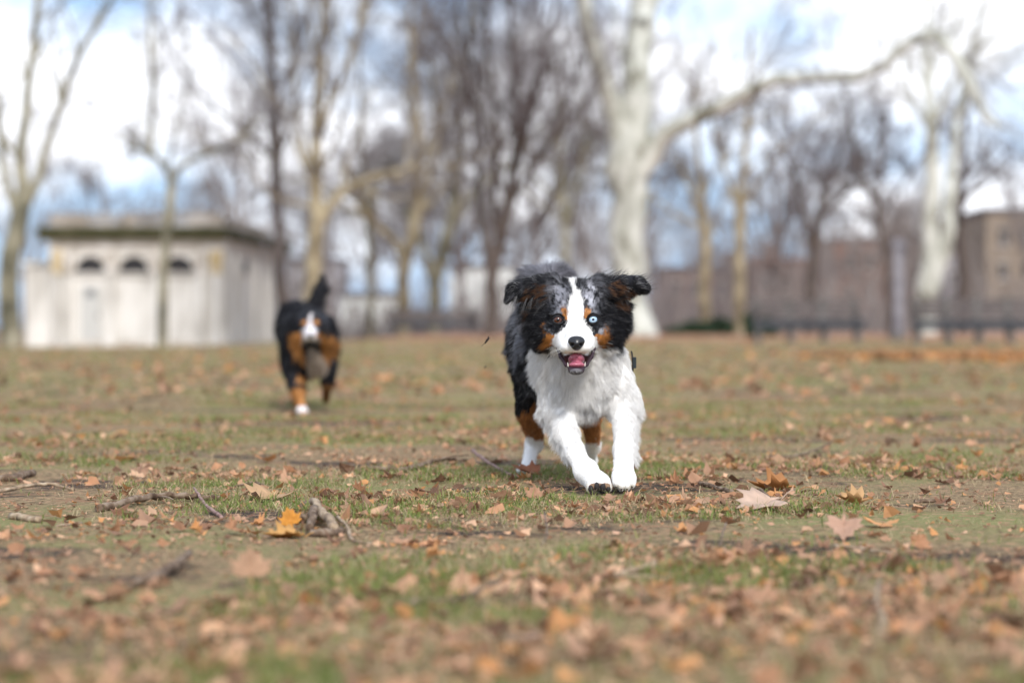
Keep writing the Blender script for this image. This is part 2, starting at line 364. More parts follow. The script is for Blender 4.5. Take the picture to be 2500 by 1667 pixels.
stick([(903, 1158), (985, 1156), (1060, 1143), (1120, 1139), (1190, 1141)], [.006, .007, .005, .003], 'long crooked dark stick just left of the running dog', lifts=[.01, 0, .012, .014, .004], side=[(.5, .1, .1, .01, .003)])
stick([(1153, 1125), (1190, 1145), (1250, 1170), (1300, 1172)], [.005, .004, .004], 'dark slanting twig ending at the hind paw', barkr, [.03, .015, .004, 0])
stick([(824, 1280), (850, 1300), (862, 1318), (925, 1325)], [.004, .0035, .002], 'kinked pale twig right of the bark heap', barkl, [.01, .006, 0, 0])
stick([(946, 1486), (1030, 1482), (1110, 1474), (1222, 1434)], [.004, .007, .004, .003], 'long dark stick blurred in the middle foreground', lifts=[0, .004, .006, .01])
stick([(2233, 1230), (2297, 1228)], [.005, .004], 'short straight grey stick near the right edge')
stick([(1856, 1214), (1898, 1236)], [.003, .003], 'thin twig poking from under the large curled leaf', lifts=[.012, 0])
stick([(1882, 1120), (1930, 1118), (1983, 1110), (2030, 1098)], [.006, .005, .003], 'dark curved stick lying on the right beyond the big leaves', lifts=[.008, .004, .01, .02])
stick([(1497, 1402), (1545, 1396), (1597, 1385)], [.004, .006], 'pale forked stick on bare soil right of centre', barkl, [0, .004, .008], side=[(0.05, .09, -.07, 0, .003)])
stick([(2146, 1462), (2140, 1490), (2156, 1520), (2150, 1552)], [.003, .004, .004], 'crooked pale twig standing up in the right foreground', barkl, [.03, .02, .01, 0])
stick([(2037, 1333), (2110, 1340), (2182, 1350)], [.004, .003], 'long thin twig lying behind the right foreground twig', barkl)
stick([(1322, 1333), (1336, 1318), (1330, 1291)], [.002, .0025, .002], 'little grey twig standing in the grass below the dog', barks, [0, .012, .03])
stick([(1757, 1338), (1764, 1320), (1773, 1304)], [.002, .002], 'little upright twig right of the little grey one', barks, [0, .01, .02])
stick([(1235, 1566), (1320, 1568)], [.009, .009], 'stout brown stub blurred at the bottom centre')
stick([(575, 1190), (620, 1186), (655, 1192)], [.003, .004], 'thin stick beside the broad tan leaf', barks, [0, .006, 0])
stick([(732, 1246), (752, 1236), (778, 1232)], [.006, .007], 'short thick grey stub behind the bark heap')
stick([(1700, 1190), (1760, 1204), (1790, 1212)], [.006, .006], 'dull brown stick lying left of the large pale leaf')
stick([(756, 1306), (800, 1308), (832, 1302)], [.008, .009, .008], 'smooth grey wood piece at the front of the bark heap', barks, None, 'bark_piece')
stick([(762, 1262), (795, 1286), (818, 1303)], [.008, .011, .010], 'thick ribbed pale bark piece on top of the heap', barkl, [.022, .012, .004], 'bark_piece')
stick([(680, 1282), (715, 1280), (746, 1278)], [.007, .008], 'grey brown wood piece behind the bright orange leaf', barks, [.0, .004, .004], 'bark_piece')
stick([(768, 1276), (762, 1292), (758, 1304)], [.009, .007], 'small stub leaning against the ribbed bark piece', barks, [.02, .012, .01], 'bark_piece')

# clods of dirt thrown up by the running dog
dirtm = material('dirt', (.03, .022, .018), .95)
for (px, py, s, lab) in ((1190, 832, .006, 'tiny clod of earth with a rootlet flying left of the dog head'), (1185, 896, .0025, 'very small speck of earth flying below the first clod')):
    b = Box(); p = np.zeros(3)
    b.tube([(-s, 0, -s), (-s * .2, 0, s * .2), (s * .4, 0, s), (s * .3, 0, s * 2)], [s * .25, s * .5, s * .4, s * .1], 9, 7)
    if s > .004:
        b.tube([(-s, 0, -s), (-s * 1.6, 0, -s * 1.3), (-s * 2.3, 0, -s * 2.2)], [s * .12, s * .06], 6, 5); b.tube([(s * .3, 0, s * .8), (s, 0, s * 1.1)], [s * .3, s * .05], 6, 5)
    o = b.build('dirt_clod', dirtm, None, True); o.location = W3(px, py, 5.9); tag(o, lab, 'dirt', 'earth thrown into the air')

# ------------------------------------------------------------------ trees
def grow(P, R, k, Lr, ang, n, up, wig, tmin, rr, rmin, r):
    Np, m, _ = P.shape
    par = np.repeat(np.arange(Np), k); cnt = len(par)
    t = tmin + (1 - tmin) * r.random(cnt); ft = t * (m - 1); i = np.minimum(ft.astype(int), m - 2); f = (ft - i)[:, None]
    p0 = P[par, i] * (1 - f) + P[par, i + 1] * f; T = unit(P[par, i + 1] - P[par, i])
    pr = (R[par, i] * (1 - f[:, 0]) + R[par, i + 1] * f[:, 0])
    pl = np.linalg.norm(P[par, 1:] - P[par, :-1], axis=-1).sum(-1) if m > 1 else 1
    a = np.radians(ang) * (.6 + .8 * r.random(cnt)); q = unit(np.cross(T, unit(r.standard_normal((cnt, 3)))))
    d = unit(np.cos(a)[:, None] * T + np.sin(a)[:, None] * q + np.array([0, 0, up]))
    Ln = np.minimum(pl * Lr * (.5 + .8 * r.random(cnt)) * (1.15 - .5 * t), 6.5)
    Q = np.empty((cnt, n, 3)); Q[:, 0] = p0
    for j in range(1, n):
        d = unit(d + wig * r.standard_normal((cnt, 3)) + np.array([0, 0, up * .35])); Q[:, j] = Q[:, j - 1] + d * (Ln / (n - 1))[:, None]
    R0 = np.clip(pr * rr, rmin, .085)
    RR = R0[:, None] * np.linspace(1, .35, n)[None]; RR = np.maximum(RR, rmin * .7)
    return Q, RR
def tree_meshes(limbs, levels, seed):
    r = np.random.default_rng(seed); n0 = 18
    P = np.stack([catmull(np.array(l)[:, :3], n0) for l in limbs]); R = np.stack([catmull(np.c_[np.array(l)[:, 3]] * np.ones((1, 3)), n0)[:, 0] for l in limbs]).clip(.01)
    P[:, 2:, :] += (r.random((len(limbs), n0 - 2, 3)) - .5) * R[:, 2:, None] * .5
    V0, Q0, _ = tubes(P, R, 12)
    vs, qs, n = [], [], 0; a, b = P, R
    for li, (k, Lr, ang, npt, up, wig, tmin, rr, rmin) in enumerate(levels):
        a, b = grow(a, b, k, Lr, ang, npt, up, wig, tmin, rr, rmin, r)
        v, q, _ = tubes(a, b, 6 if li == 0 else 3)
        if li == 0: Q0 = np.vstack([Q0, q + len(V0)]); V0 = np.vstack([V0, v]); continue
        vs.append(v); qs.append(q + n); n += len(v)
    return V0, Q0, np.vstack(vs), np.vstack(qs)
LV = {'big': [(5, .40, 42, 8, .14, .16, .55, .30, .02), (7, .5, 42, 6, .08, .18, .2, .5, .014), (6, .55, 40, 5, .03, .2, .15, .6, .009), (5, .55, 40, 4, 0, .2, .15, .7, .006)],
      'dense': [(9, .50, 45, 8, .12, .16, .35, .50, .03), (7, .55, 42, 6, .06, .18, .2, .5, .015), (6, .55, 40, 5, .03, .2, .15, .55, .010), (5, .55, 40, 4, 0, .2, .15, .7, .007)],
      'mid': [(9, .45, 45, 8, .12, .16, .4, .5, .025), (6, .5, 42, 6, .06, .18, .2, .5, .014), (5, .55, 40, 5, .03, .2, .15, .6, .009), (4, .55, 40, 4, 0, .2, .15, .7, .006)],
      'thin': [(6, .38, 42, 7, .12, .16, .45, .45, .018), (4, .5, 40, 6, .06, .18, .2, .5, .010), (4, .55, 40, 4, .03, .2, .15, .6, .007)]}
plane_pale = mottled('plane_bark_pale', [(.13, .12, .085), (.40, .40, .34), (.56, .56, .50)], 1.9, .85, (1, 1, .5), 4, .3, (.34, .46, .62))
plane_olive = mottled('plane_bark_olive', [(.08, .075, .05), (.19, .17, .115), (.32, .29, .21)], 2.6, .85, (1, 1, .5), 4, .3, (.38, .5, .64))
plane_gold = mottled('plane_bark_gold', [(.13, .10, .065), (.26, .21, .13), (.38, .32, .21)], 2.6, .85, (1, 1, .5), 4, .3, (.36, .5, .64))
dark_bark = mottled('dark_bark', [(.05, .04, .035), (.085, .065, .055), (.12, .095, .08)], 6, .9, (1, 1, .3), 4, .4)
twig_brown = material('twigs_brown', (.135, .112, .112), .9)
twig_grey = material('twigs_grey', (.19, .172, .175), .9)
twig_olive = material('twigs_olive', (.26, .23, .16), .9)
TG = 'bare winter trees around the lawn'
def tree(name, label, Y, limbs, lv, bark, twig, seed, base_h=None):
    """limbs: lists of (px, py, radius_px, depth offset m); first point of limb 0 stands on the ground"""
    px0 = limbs[0][0][0]; x0 = X(px0, Y); z0 = float(terrain(x0, Y))
    LL = []
    for l in limbs:
        LL.append([(X(p[0], Y) - x0, (p[3] if len(p) > 3 else 0), Z(p[1], Y) - z0, p[2] / F * Y) for p in l])
    LL[0][0] = (0, 0, -.15, LL[0][0][3])
    v0, q0, v1, q1 = tree_meshes(LL, LV[lv], seed)
    e = empty(name, label, 'tree', (x0, Y, z0), TG)
    mesh('trunk', v0, [q0], bark, e); mesh('crown', v1, [q1], twig, e)
    return e
tree('plane_tree', 'forked young plane tree with mossy trunk left of the pavilion', 60,
     [[(28, 845, 27), (26, 760, 25), (30, 640, 24), (45, 540, 24), (55, 470, 18), (52, 380, 14), (55, 250, 12, .5), (62, 130, 10, .8), (78, -40, 8, 1), (95, -330, 5, 1.5)],
      [(50, 520, 18), (85, 455, 12), (112, 370, 10), (160, 265, 9, -.5), (210, 150, 8, -1), (305, 5, 6, -1.5), (400, -160, 4, -2)],
      [(45, 530, 14), (15, 440, 10), (-10, 320, 9, .5), (-40, 180, 8, 1), (-90, -60, 6, 2), (-120, -300, 4, 2)],
      [(50, 385, 9), (22, 350, 6, -.3), (-5, 270, 5, -.6), (-30, 200, 4, -1)]], 'thin', plane_olive, twig_grey, 11)
tree('slender_tree', 'slender young tree with one kinked fork standing in front of the pavilion', 68,
     [[(395, 851, 14), (398, 760, 13), (402, 640, 12), (412, 520, 12), (420, 440, 10), (400, 405, 8), (367, 362, 7), (372, 250, 5, .3), (366, 120, 5, .3), (362, -40, 4, .3), (355, -260, 3, .3)],
      [(420, 440, 9), (460, 400, 7, -.3), (520, 375, 6, -.6), (590, 350, 5, -1), (650, 290, 4, -1.4)],
      [(385, 385, 5), (350, 370, 4, .4), (310, 330, 3, .8)]], 'mid', plane_olive, twig_grey, 12)
tree('dark_tree', 'straight dark trunked tree at the right corner of the pavilion', 80,
     [[(692, 830, 18), (688, 740, 16), (680, 600, 14), (678, 480, 13), (672, 350, 13), (668, 220, 11, .3), (655, 90, 9, .3), (640, -80, 8, .3), (630, -320, 5, .3)],
      [(668, 230, 7), (700, 170, 5, .5), (740, 60, 4, 1), (770, -80, 3, 1.5)], [(656, 120, 6), (630, 60, 5, -.5), (590, -20, 4, -1)]], 'mid', dark_bark, twig_brown, 13)
tree('plane_tree', 'golden barked plane tree with a long arching limb behind the far dog', 78,
     [[(752, 828, 24), (757, 740, 22), (764, 640, 21), (772, 545, 19), (770, 450, 16), (768, 330, 14, .3), (775, 200, 13, .6), (782, 60, 10, .8), (790, -120, 8, 1), (800, -380, 5, 1)],
      [(762, 620, 17), (785, 545, 13), (825, 480, 12), (890, 440, 11, .6), (960, 415, 9, 1.2), (1010, 390, 7, 2), (1060, 330, 5, 3)],
      [(768, 330, 10), (812, 260, 8, -.5), (850, 170, 7, -1), (890, 60, 6, -1.5), (940, -80, 5, -2)],
      [(768, 430, 9), (735, 350, 7, .8), (715, 250, 6, 1.5), (705, 120, 5, 2), (690, -60, 4, 3)]], 'dense', plane_gold, twig_grey, 14)
tree('plane_tree', 'tan trunked plane tree forking low, left of the dark many stemmed tree', 95,
     [[(985, 805, 17), (985, 720, 16), (990, 630, 15), (1008, 560, 15), (1018, 450, 14), (1020, 340, 12), (1012, 200, 9, .5), (1000, 40, 7, 1), (990, -160, 5, 1)],
      [(988, 640, 12), (960, 590, 9), (915, 545, 8, -.5), (880, 500, 7, -1), (850, 400, 5, -2)],
      [(1008, 560, 10), (1040, 470, 8, 1), (1060, 350, 7, 2), (1090, 200, 5, 3), (1110, 20, 4, 4)]], 'dense', plane_gold, twig_grey, 15)
tree('plane_tree', 'pale plane tree with wide V fork, just left of the dark many stemmed tree', 100,
     [[(1058, 803, 16), (1060, 720, 15), (1072, 640, 15), (1098, 560, 14), (1112, 460, 13), (1124, 350, 11), (1128, 200, 9, .5), (1150, 40, 7, 1), (1160, -160, 5, 1)],
      [(1062, 700, 12), (1040, 620, 9), (1012, 560, 8, .8), (985, 500, 7, 1.5), (950, 400, 5, 2)],
      [(1112, 460, 9), (1085, 380, 7, -1), (1070, 260, 6, -2), (1040, 120, 4, -3)]], 'dense', plane_olive, twig_grey, 16)
tree('dark_tree', 'dark tree splitting into many upright stems left of the near dog', 82,
     [[(1198, 822, 17), (1200, 740, 16), (1202, 670, 17), (1222, 600, 15), (1245, 500, 14), (1258, 400, 13), (1290, 290, 9), (1330, 160, 7, .5), (1360, 0, 5, 1), (1380, -200, 4, 1)],
      [(1200, 690, 12), (1185, 600, 9), (1172, 500, 8, .4), (1165, 380, 7, .8), (1150, 240, 6, 1.2), (1120, 60, 5, 2), (1100, -150, 4, 2)],
      [(1258, 405, 10), (1262, 300, 8, -.5), (1254, 180, 7, -1), (1248, 40, 6, -1.5), (1244, -160, 4, -2)],
      [(1222, 600, 9), (1205, 500, 8, -.8), (1215, 380, 7, -1.5), (1205, 240, 6, -2), (1190, 80, 5, -3), (1180, -120, 3, -3)],
      [(1245, 500, 8), (1290, 420, 7, 1), (1345, 340, 6, 2), (1395, 230, 5, 3), (1420, 90, 4, 4)]], 'dense', dark_bark, twig_brown, 17)
tree('plane_tree', 'huge pale plane tree with a long limb sweeping right, behind the near dog', 85,
     [[(1548, 818, 62), (1545, 780, 50), (1538, 720, 44), (1535, 600, 43), (1533, 480, 46), (1538, 370, 55), (1545, 290, 42), (1552, 200, 36), (1560, 100, 35, .5), (1568, -20, 30, .8), (1575, -180, 22, 1), (1590, -420, 12, 1)],
      [(1540, 390, 36), (1508, 300, 28), (1478, 225, 24, -.5), (1448, 130, 21, -1), (1420, 30, 20, -1.5), (1400, -100, 15, -2), (1380, -300, 9, -3)],
      [(1550, 420, 34), (1600, 370, 27), (1640, 315, 23, -.6), (1720, 280, 20, -1.2), (1800, 240, 18, -2), (1880, 216, 16, -2.8), (1980, 212, 15, -3.6), (2080, 216, 13, -4.4), (2130, 172, 13, -4.8), (2175, 137, 13, -5.2), (2225, 135, 14, -5.6), (2262, 195, 15, -5.8), (2295, 265, 13, -6), (2318, 315, 9, -6), (2350, 348, 6, -6.2)],
      [(1568, 60, 16), (1610, -20, 12, 1), (1680, -120, 10, 2), (1740, -260, 6, 3)]], 'big', plane_pale, twig_grey, 18)
tree('plane_tree', 'white barked plane tree with twin stems behind the right hand bench', 90,
     [[(2258, 815, 28), (2262, 740, 25), (2268, 640, 23), (2272, 520, 21), (2278, 400, 20), (2270, 290, 14), (2262, 160, 9, .4), (2275, 20, 7, .6), (2290, -150, 5, .6)],
      [(2268, 720, 22), (2295, 640, 18), (2315, 560, 16), (2325, 460, 14, .4), (2340, 350, 11, .8), (2360, 240, 8, 1.4), (2400, 100, 6, 2), (2440, -60, 4, 2)],
      [(2272, 320, 9), (2330, 180, 7, -.8), (2400, 110, 6, -1.4), (2480, 70, 5, -2), (2560, 30, 4, -3)]], 'big', plane_pale, twig_olive, 19)
tree('plane_tree', 'yellowish straight trunked tree right of the huge plane tree, by the evergreen bushes', 88,
     [[(1808, 812, 15), (1806, 720, 14), (1807, 600, 13), (1806, 510, 14), (1812, 440, 9), (1825, 340, 7, .4), (1830, 220, 5, .8), (1840, 60, 4, 1)],
      [(1806, 515, 9), (1785, 450, 7, .5), (1760, 360, 5, 1), (1740, 250, 4, 1.6)]], 'mid', plane_gold, twig_brown, 20)
tree('plane_tree', 'short tan trunked tree between the huge plane tree and the yellowish one', 105,
     [[(1722, 808, 14), (1720, 700, 13), (1722, 600, 12), (1715, 480, 10), (1705, 360, 7, .4), (1700, 200, 5, .8)],
      [(1720, 560, 8), (1690, 470, 6, .5), (1660, 380, 5, 1)]], 'mid', plane_gold, twig_brown, 21)
tree('dark_tree', 'dark spreading tree whose crown rises above the benches on the right', 95,
     [[(1975, 806, 15), (1978, 720, 13), (1985, 620, 13), (1998, 545, 12), (2010, 480, 9), (2045, 400, 7, .5), (2070, 300, 5, 1)],
      [(1985, 620, 8), (1960, 540, 7, -.5), (1935, 450, 6, -1), (1900, 370, 5, -1.5), (1850, 300, 4, -2)],
      [(2000, 530, 8), (2060, 470, 6, -.5), (2110, 440, 6, -1), (2150, 400, 4, -1.5)]], 'dense', dark_bark, twig_brown, 22)
tree('dark_tree', 'thin leaning dark tree just left of the grey stone post', 75,
     [[(2178, 812, 12), (2172, 700, 10), (2160, 600, 9), (2140, 500, 8), (2110, 430, 7, .4), (2090, 330, 5, .8), (2070, 200, 4, 1)],
      [(2140, 500, 6), (2160, 400, 5, .6), (2170, 270, 4, 1)]], 'mid', dark_bark, twig_brown, 23)
tree('dark_tree', 'thin dark tree between the twin stemmed plane tree and the tan house', 98,
     [[(2352, 806, 17), (2350, 700, 15), (2342, 600, 13), (2345, 480, 10), (2360, 360, 7, .5), (2370, 200, 5, 1)],
      [(2345, 500, 7), (2400, 430, 5, .6), (2450, 400, 4, 1)]], 'mid', dark_bark, twig_brown, 24)
tree('plane_tree', 'dull olive trunked tree seen between the dark many stemmed tree and the near dog', 110,
     [[(1385, 806, 12), (1383, 700, 11), (1380, 560, 10), (1372, 430, 8), (1365, 300, 6, .5), (1370, 120, 4, 1)],
      [(1380, 560, 7), (1410, 450, 6, .5), (1440, 320, 4, 1)]], 'dense', plane_olive, twig_brown, 25)
tree('slender_tree', 'slim grey tree right of the golden plane tree with the arching limb', 105,
     [[(905, 806, 9), (905, 700, 8), (900, 560, 8), (890, 420, 7), (880, 260, 5, .5), (870, 60, 4, 1)],
      [(900, 560, 5), (930, 430, 4, .5), (950, 300, 3, 1)]], 'dense', plane_olive, twig_grey, 26)

# far wood: nobody could count it
def far_wood():
    vs, qs, n = [], [], 0; r = np.random.default_rng(99)
    for k in range(53):
        Y = 120 + 95 * r.random(); u = -1 + 2 * (k + r.random() * .8) / 46
        if k >= 46: Y = 104 + 14 * r.random(); u = -.2 + 1.15 * (k - 46 + r.random() * .8) / 7
        if u < -.55 and r.random() < .45: continue
        x0 = u * .30 * Y; z0 = float(terrain(x0, Y)); Hh = (9 + 6 * r.random()) * (.65 if u > .25 else 1)
        lm = []
        la = r.standard_normal(2) * .06
        tr = [(x0, Y, z0 - .2, .22), (x0 + la[0] * Hh * .3, Y + la[1] * Hh * .3, z0 + Hh * .3, .17), (x0 + la[0] * Hh * .6, Y, z0 + Hh * .6, .12), (x0 + la[0] * Hh, Y, z0 + Hh, .04)]
        lm.append(tr)
        for j in range(3):
            a = r.random() * 6.28; b0 = .22 + .2 * r.random()
            lm.append([(x0 + la[0] * Hh * b0, Y, z0 + Hh * b0, .11), (x0 + math.cos(a) * Hh * .1, Y + math.sin(a) * Hh * .1, z0 + Hh * (b0 + .2), .09), (x0 + math.cos(a) * Hh * .22, Y + math.sin(a) * Hh * .22, z0 + Hh * (b0 + .55), .03)])
        v0, q0, v1, q1 = tree_meshes(lm, [(8, .5, 45, 6, .1, .16, .2, .5, .03), (6, .55, 42, 5, .05, .18, .2, .55, .018), (6, .6, 40, 4, 0, .2, .15, .7, .013)], 500 + k)
        for v, q in ((v0, q0), (v1, q1)): vs.append(v); qs.append(q + n); n += len(v)
    # understorey scrub: upright wands
    m = 9000; Y = 108 + 60 * r.random(m); x = (r.random(m) * 2 - 1) * .27 * Y
    kp = (x > -.115 * Y) | (r.random(m) < .12); x, Y = x[kp], Y[kp]; m = len(x)
    z = terrain(x, Y); hh = (.5 + 3.6 * r.random(m) ** 2) * (.2 + 2.6 * noise(np.stack([x, Y, z], -1), .2, 5) ** 2)
    d = np.stack([r.standard_normal(m) * .25, r.standard_normal(m) * .25, np.ones(m)], -1)
    P = np.stack([np.stack([x, Y, z - .1], -1)] * 3, 1); P[:, 1] += d * (hh * .5)[:, None]; P[:, 2] += (d + r.standard_normal((m, 3)) * .15) * hh[:, None]
    v, q, _ = tubes(P, np.broadcast_to(np.array([.035, .025, .012]), (m, 3)), 3); vs.append(v); qs.append(q + n)
    return np.vstack(vs), np.vstack(qs)
v, q = far_wood()
nzc = noise(v, .22, 71)[:, None]; fc = np.array([.13, .11, .115]) * (1 - nzc) + np.array([.33, .29, .26]) * nzc
tag(mesh('far_wood', v, [q], attr_mat('far_twigs', .95, .1), None, fc), 'hazy mass of bare brown trees and scrub beyond the lawn', 'woodland', None, 'stuff')

# evergreen bushes
def bush(px, Y, w, h, label, seed, name='evergreen_bush'):
    r = np.random.default_rng(seed); n = 5200; x0 = X(px, Y); z0 = float(terrain(x0, Y))
    d = unit(r.standard_normal((n, 3))); d[:, 2] = np.abs(d[:, 2]); rad = .55 + .5 * noise(d + seed, 2.2, seed)
    p = d * (rad * (.6 + .4 * r.random(n)))[:, None] * np.array([w, w * .7, h])
    a = unit(r.standard_normal((n, 3))); b = unit(np.cross(a, r.standard_normal((n, 3)))); s = (.05 + .05 * r.random(n))[:, None]
    V = np.stack([p - a * s, p + b * s * .5, p + a * s, p - b * s * .5], 1)
    e = empty(name, label, 'bush', (x0, Y, z0), 'evergreen bushes below the brick houses')
    mesh('foliage', V.reshape(-1, 3), [np.arange(n * 4).reshape(n, 4)], material('evergreen', (.035, .06, .03), .6), e)
    b_ = Box()
    for k in range(5): a_ = k * 1.3; b_.tube([(0, 0, 0), (math.cos(a_) * w * .3, math.sin(a_) * w * .2, h * .4), (math.cos(a_) * w * .5, math.sin(a_) * w * .3, h * .8)], [.03, .01], 6, 5)
    b_.build('stem', dark_bark, e)
bush(1690, 90, 1.3, .6, 'low dark green bush right beside the foot of the huge plane tree', 1)
bush(1768, 92, 1.1, .75, 'rounded green bush left of the yellowish trunked tree', 2)
bush(1855, 80, .75, 1.05, 'small very dark bush at the left end of the left bench', 3)

# ------------------------------------------------------------------ buildings
stone = mottled('weathered_limestone', [(.46, .43, .385), (.62, .59, .54), (.70, .67, .62)], 1.5, .8, (1, 1, .35), 5)
stonew = mottled('warm_stone', [(.42, .37, .31), (.55, .50, .44), (.63, .59, .54)], 2, .85)
moss = mottled('mossy_cornice', [(.045, .045, .018), (.09, .08, .04), (.24, .19, .14)], 2.5, .95, (1, 1, 1), 5, 0, (.50, .66, .88))
glassd = material('dark_glass', (.02, .022, .026), .5, .2)
doorm = material('pale_painted_metal', (.50, .49, .46), .7)
ochre = mottled('ochre_carving', [(.40, .28, .12), (.55, .42, .22), (.5, .45, .38)], 6, .85)
def pavilion():
    Y0 = 90.; x0, x1 = X(125, Y0), X(545, Y0); xr = X(660, 103.); zb = -.42
    zz = lambda py: Z(py, Y0)
    e = empty('stone_pavilion', 'small classical pale stone pavilion with three arched windows and a mossy cornice', 'building', (0, 0, 0))
    def foot(off): return [(x0 - off, Y0 - off), (x1 + off * .4, Y0 - off), (xr + off, 103. - off * .4), (xr + off, 108.), (x0 - off, 108.)]
    b = Box(); b.prism(foot(0), zb - .3, zz(612)); b.build('wall', stone, e)
    b = Box(); b.prism(foot(.10), zb - .3, zb + .35); b.build('plinth', stonew, e)
    b = Box(); b.prism(foot(.08), zz(612), zz(590)); b.prism(foot(.16), zz(590), zz(584)); b.build('frieze', stonew, e)
    b = Box(); b.prism(foot(.42), zz(584), zz(566)); b.prism(foot(.50), zz(566), zz(555)); b.build('cornice', moss, e)
    b = Box(); b.prism(foot(.12), zz(555), zz(549))
    for a, c in ((125, 210), (300, 330), (465, 545)): b.box(X(a, Y0), X(c, Y0), Y0 + .05, Y0 + .35, zz(549), zz(527))
    P0, P1 = np.array([x1, Y0 + .1]), np.array([xr, 103.1])
    b.prism([tuple(P0), tuple(P1), tuple(P1 + (-.3, .2)), tuple(P0 + (-.3, .2))], zz(549), zz(528))
    for i in range(34):
        xx = X(212, Y0) + i * (X(463, Y0) - X(212, Y0)) / 33
        b.box(xx - .035, xx + .035, Y0 + .12, Y0 + .26, zz(549), zz(529))
    b.box(x0 - .05, x1 + .05, Y0, Y0 + .4, zz(527), zz(521)); b.build('balustrade', mottled('stained_parapet', [(.18, .145, .11), (.33, .285, .24), (.45, .41, .37)], 1.2, .9), e)
    # pilasters
    for px, w in ((143, 20), (170, 10), (270, 17), (383, 17), (490, 15), (530, 20)):
        a, c = X(px - w / 2, Y0), X(px + w / 2, Y0)
        b = Box(); b.box(a, c, Y0 - .30, Y0, zb + .35, zz(668)); b.box(a - .06, c + .06, Y0 - .38, Y0, zb + .0, zb + .35)
        pl = b.build('pilaster', stone, e)
        b = Box(); b.box(a - .04, c + .04, Y0 - .34, Y0, zz(668), zz(640)); b.box(a - .08, c + .08, Y0 - .38, Y0, zz(640), zz(612)); b.build('capital', ochre if px in (143, 530) else stonew, pl)
    # arched bays
    for k, px in enumerate((222, 328, 437)):
        xc = X(px, Y0); zc = zz(662); r = 36 / F * Y0; n = 14
        b = Box(); pts = [(xc + r * math.cos(t), zc + r * math.sin(t)) for t in np.linspace(0, math.pi, n)]
        V = [(p[0], Y0 - .03, p[1]) for p in pts] + [(xc, Y0 - .03, zc)]; V += [(v_[0], Y0 - .01, v_[2]) for v_ in V]
        b.add(V, [(i, i + 1, i + 2 + n, i + 1 + n) for i in range(n - 1)], [(i + 1, i, n) for i in range(n - 1)]); w = b.build('arched_window', glassd, e)
        b = Box(); R = r * 1.16
        V = []
        for t in np.linspace(0, math.pi, n):
            for rr, yy in ((r, Y0), (r, Y0 - .12), (R, Y0 - .12), (R, Y0)): V.append((xc + rr * math.cos(t), yy, zc + rr * math.sin(t)))
        b.add(V, [(4 * i + j, 4 * i + (j + 1) % 4, 4 * i + 4 + (j + 1) % 4, 4 * i + 4 + j) for i in range(n - 1) for j in range(4)]); b.build('arch_surround', stonew, w)
        b = Box()
        for t in (.25, .5, .75): b.tube([(xc, Y0 - .05, zc), (xc + r * math.cos(t * math.pi), Y0 - .05, zc + r * math.sin(t * math.pi))], [.018], 4, 5)
        b.box(xc - r, xc + r, Y0 - .07, Y0 - .035, zc - .05, zc); b.build('glazing_bars', dark_bark, w)
        b = Box(); b.box(xc - R, xc + R, Y0 - .12, Y0, zc - .16, zc - .055); b.build('impost', stone, e)
    xc = X(222, Y0); b = Box(); b.box(xc - .38, xc + .38, Y0 - .05, Y0, zb + .35, zz(700)); d = b.build('door', doorm, e)
    b = Box(); b.box(xc + .24, xc + .30, Y0 - .09, Y0 - .05, zb + 1.2, zb + 1.35); b.build('door_handle', dark_bark, d)
    b = Box(); b.box(xc - .18, xc + .18, Y0 - .07, Y0, zz(725), zz(705)); b.build('plaque', material('plaque_grey', (.2, .2, .2), .5), e)
    # side window on the receding flank
    u = (P1 - P0) / np.linalg.norm(P1 - P0); nrm = np.array([u[1], -u[0]]); c = P0 + u * 5.6
    b = Box(); q = lambda s, o_: tuple(c + u * s + nrm * o_)
    b.prism([q(-.6, .03), q(.6, .03), q(.6, -.02), q(-.6, -.02)], 2.55, 3.05); sw = b.build('window', glassd, e)
    b = Box(); b.prism([q(-.8, .08), q(.8, .08), q(.8, -.02), q(-.8, -.02)], 2.40, 2.54); b.build('window_sill', stonew, sw)
    for s in (-5.2, -2.6, 2.6, 6.2):
        b = Box(); b.prism([q(s - .25, .14), q(s + .25, .14), q(s + .25, -.02), q(s - .25, -.02)], zb, zz(614)); b.build('pilaster', stone, e)
    b = Box(); b.box(X(62, 91.), x0, 91., 104., zb - .3, Z(650, 91.)); b.box(X(58, 91.), x0, 90.9, 104.1, Z(650, 91.), Z(638, 91.)); b.build('side_wing', stone, e)
pavilion()
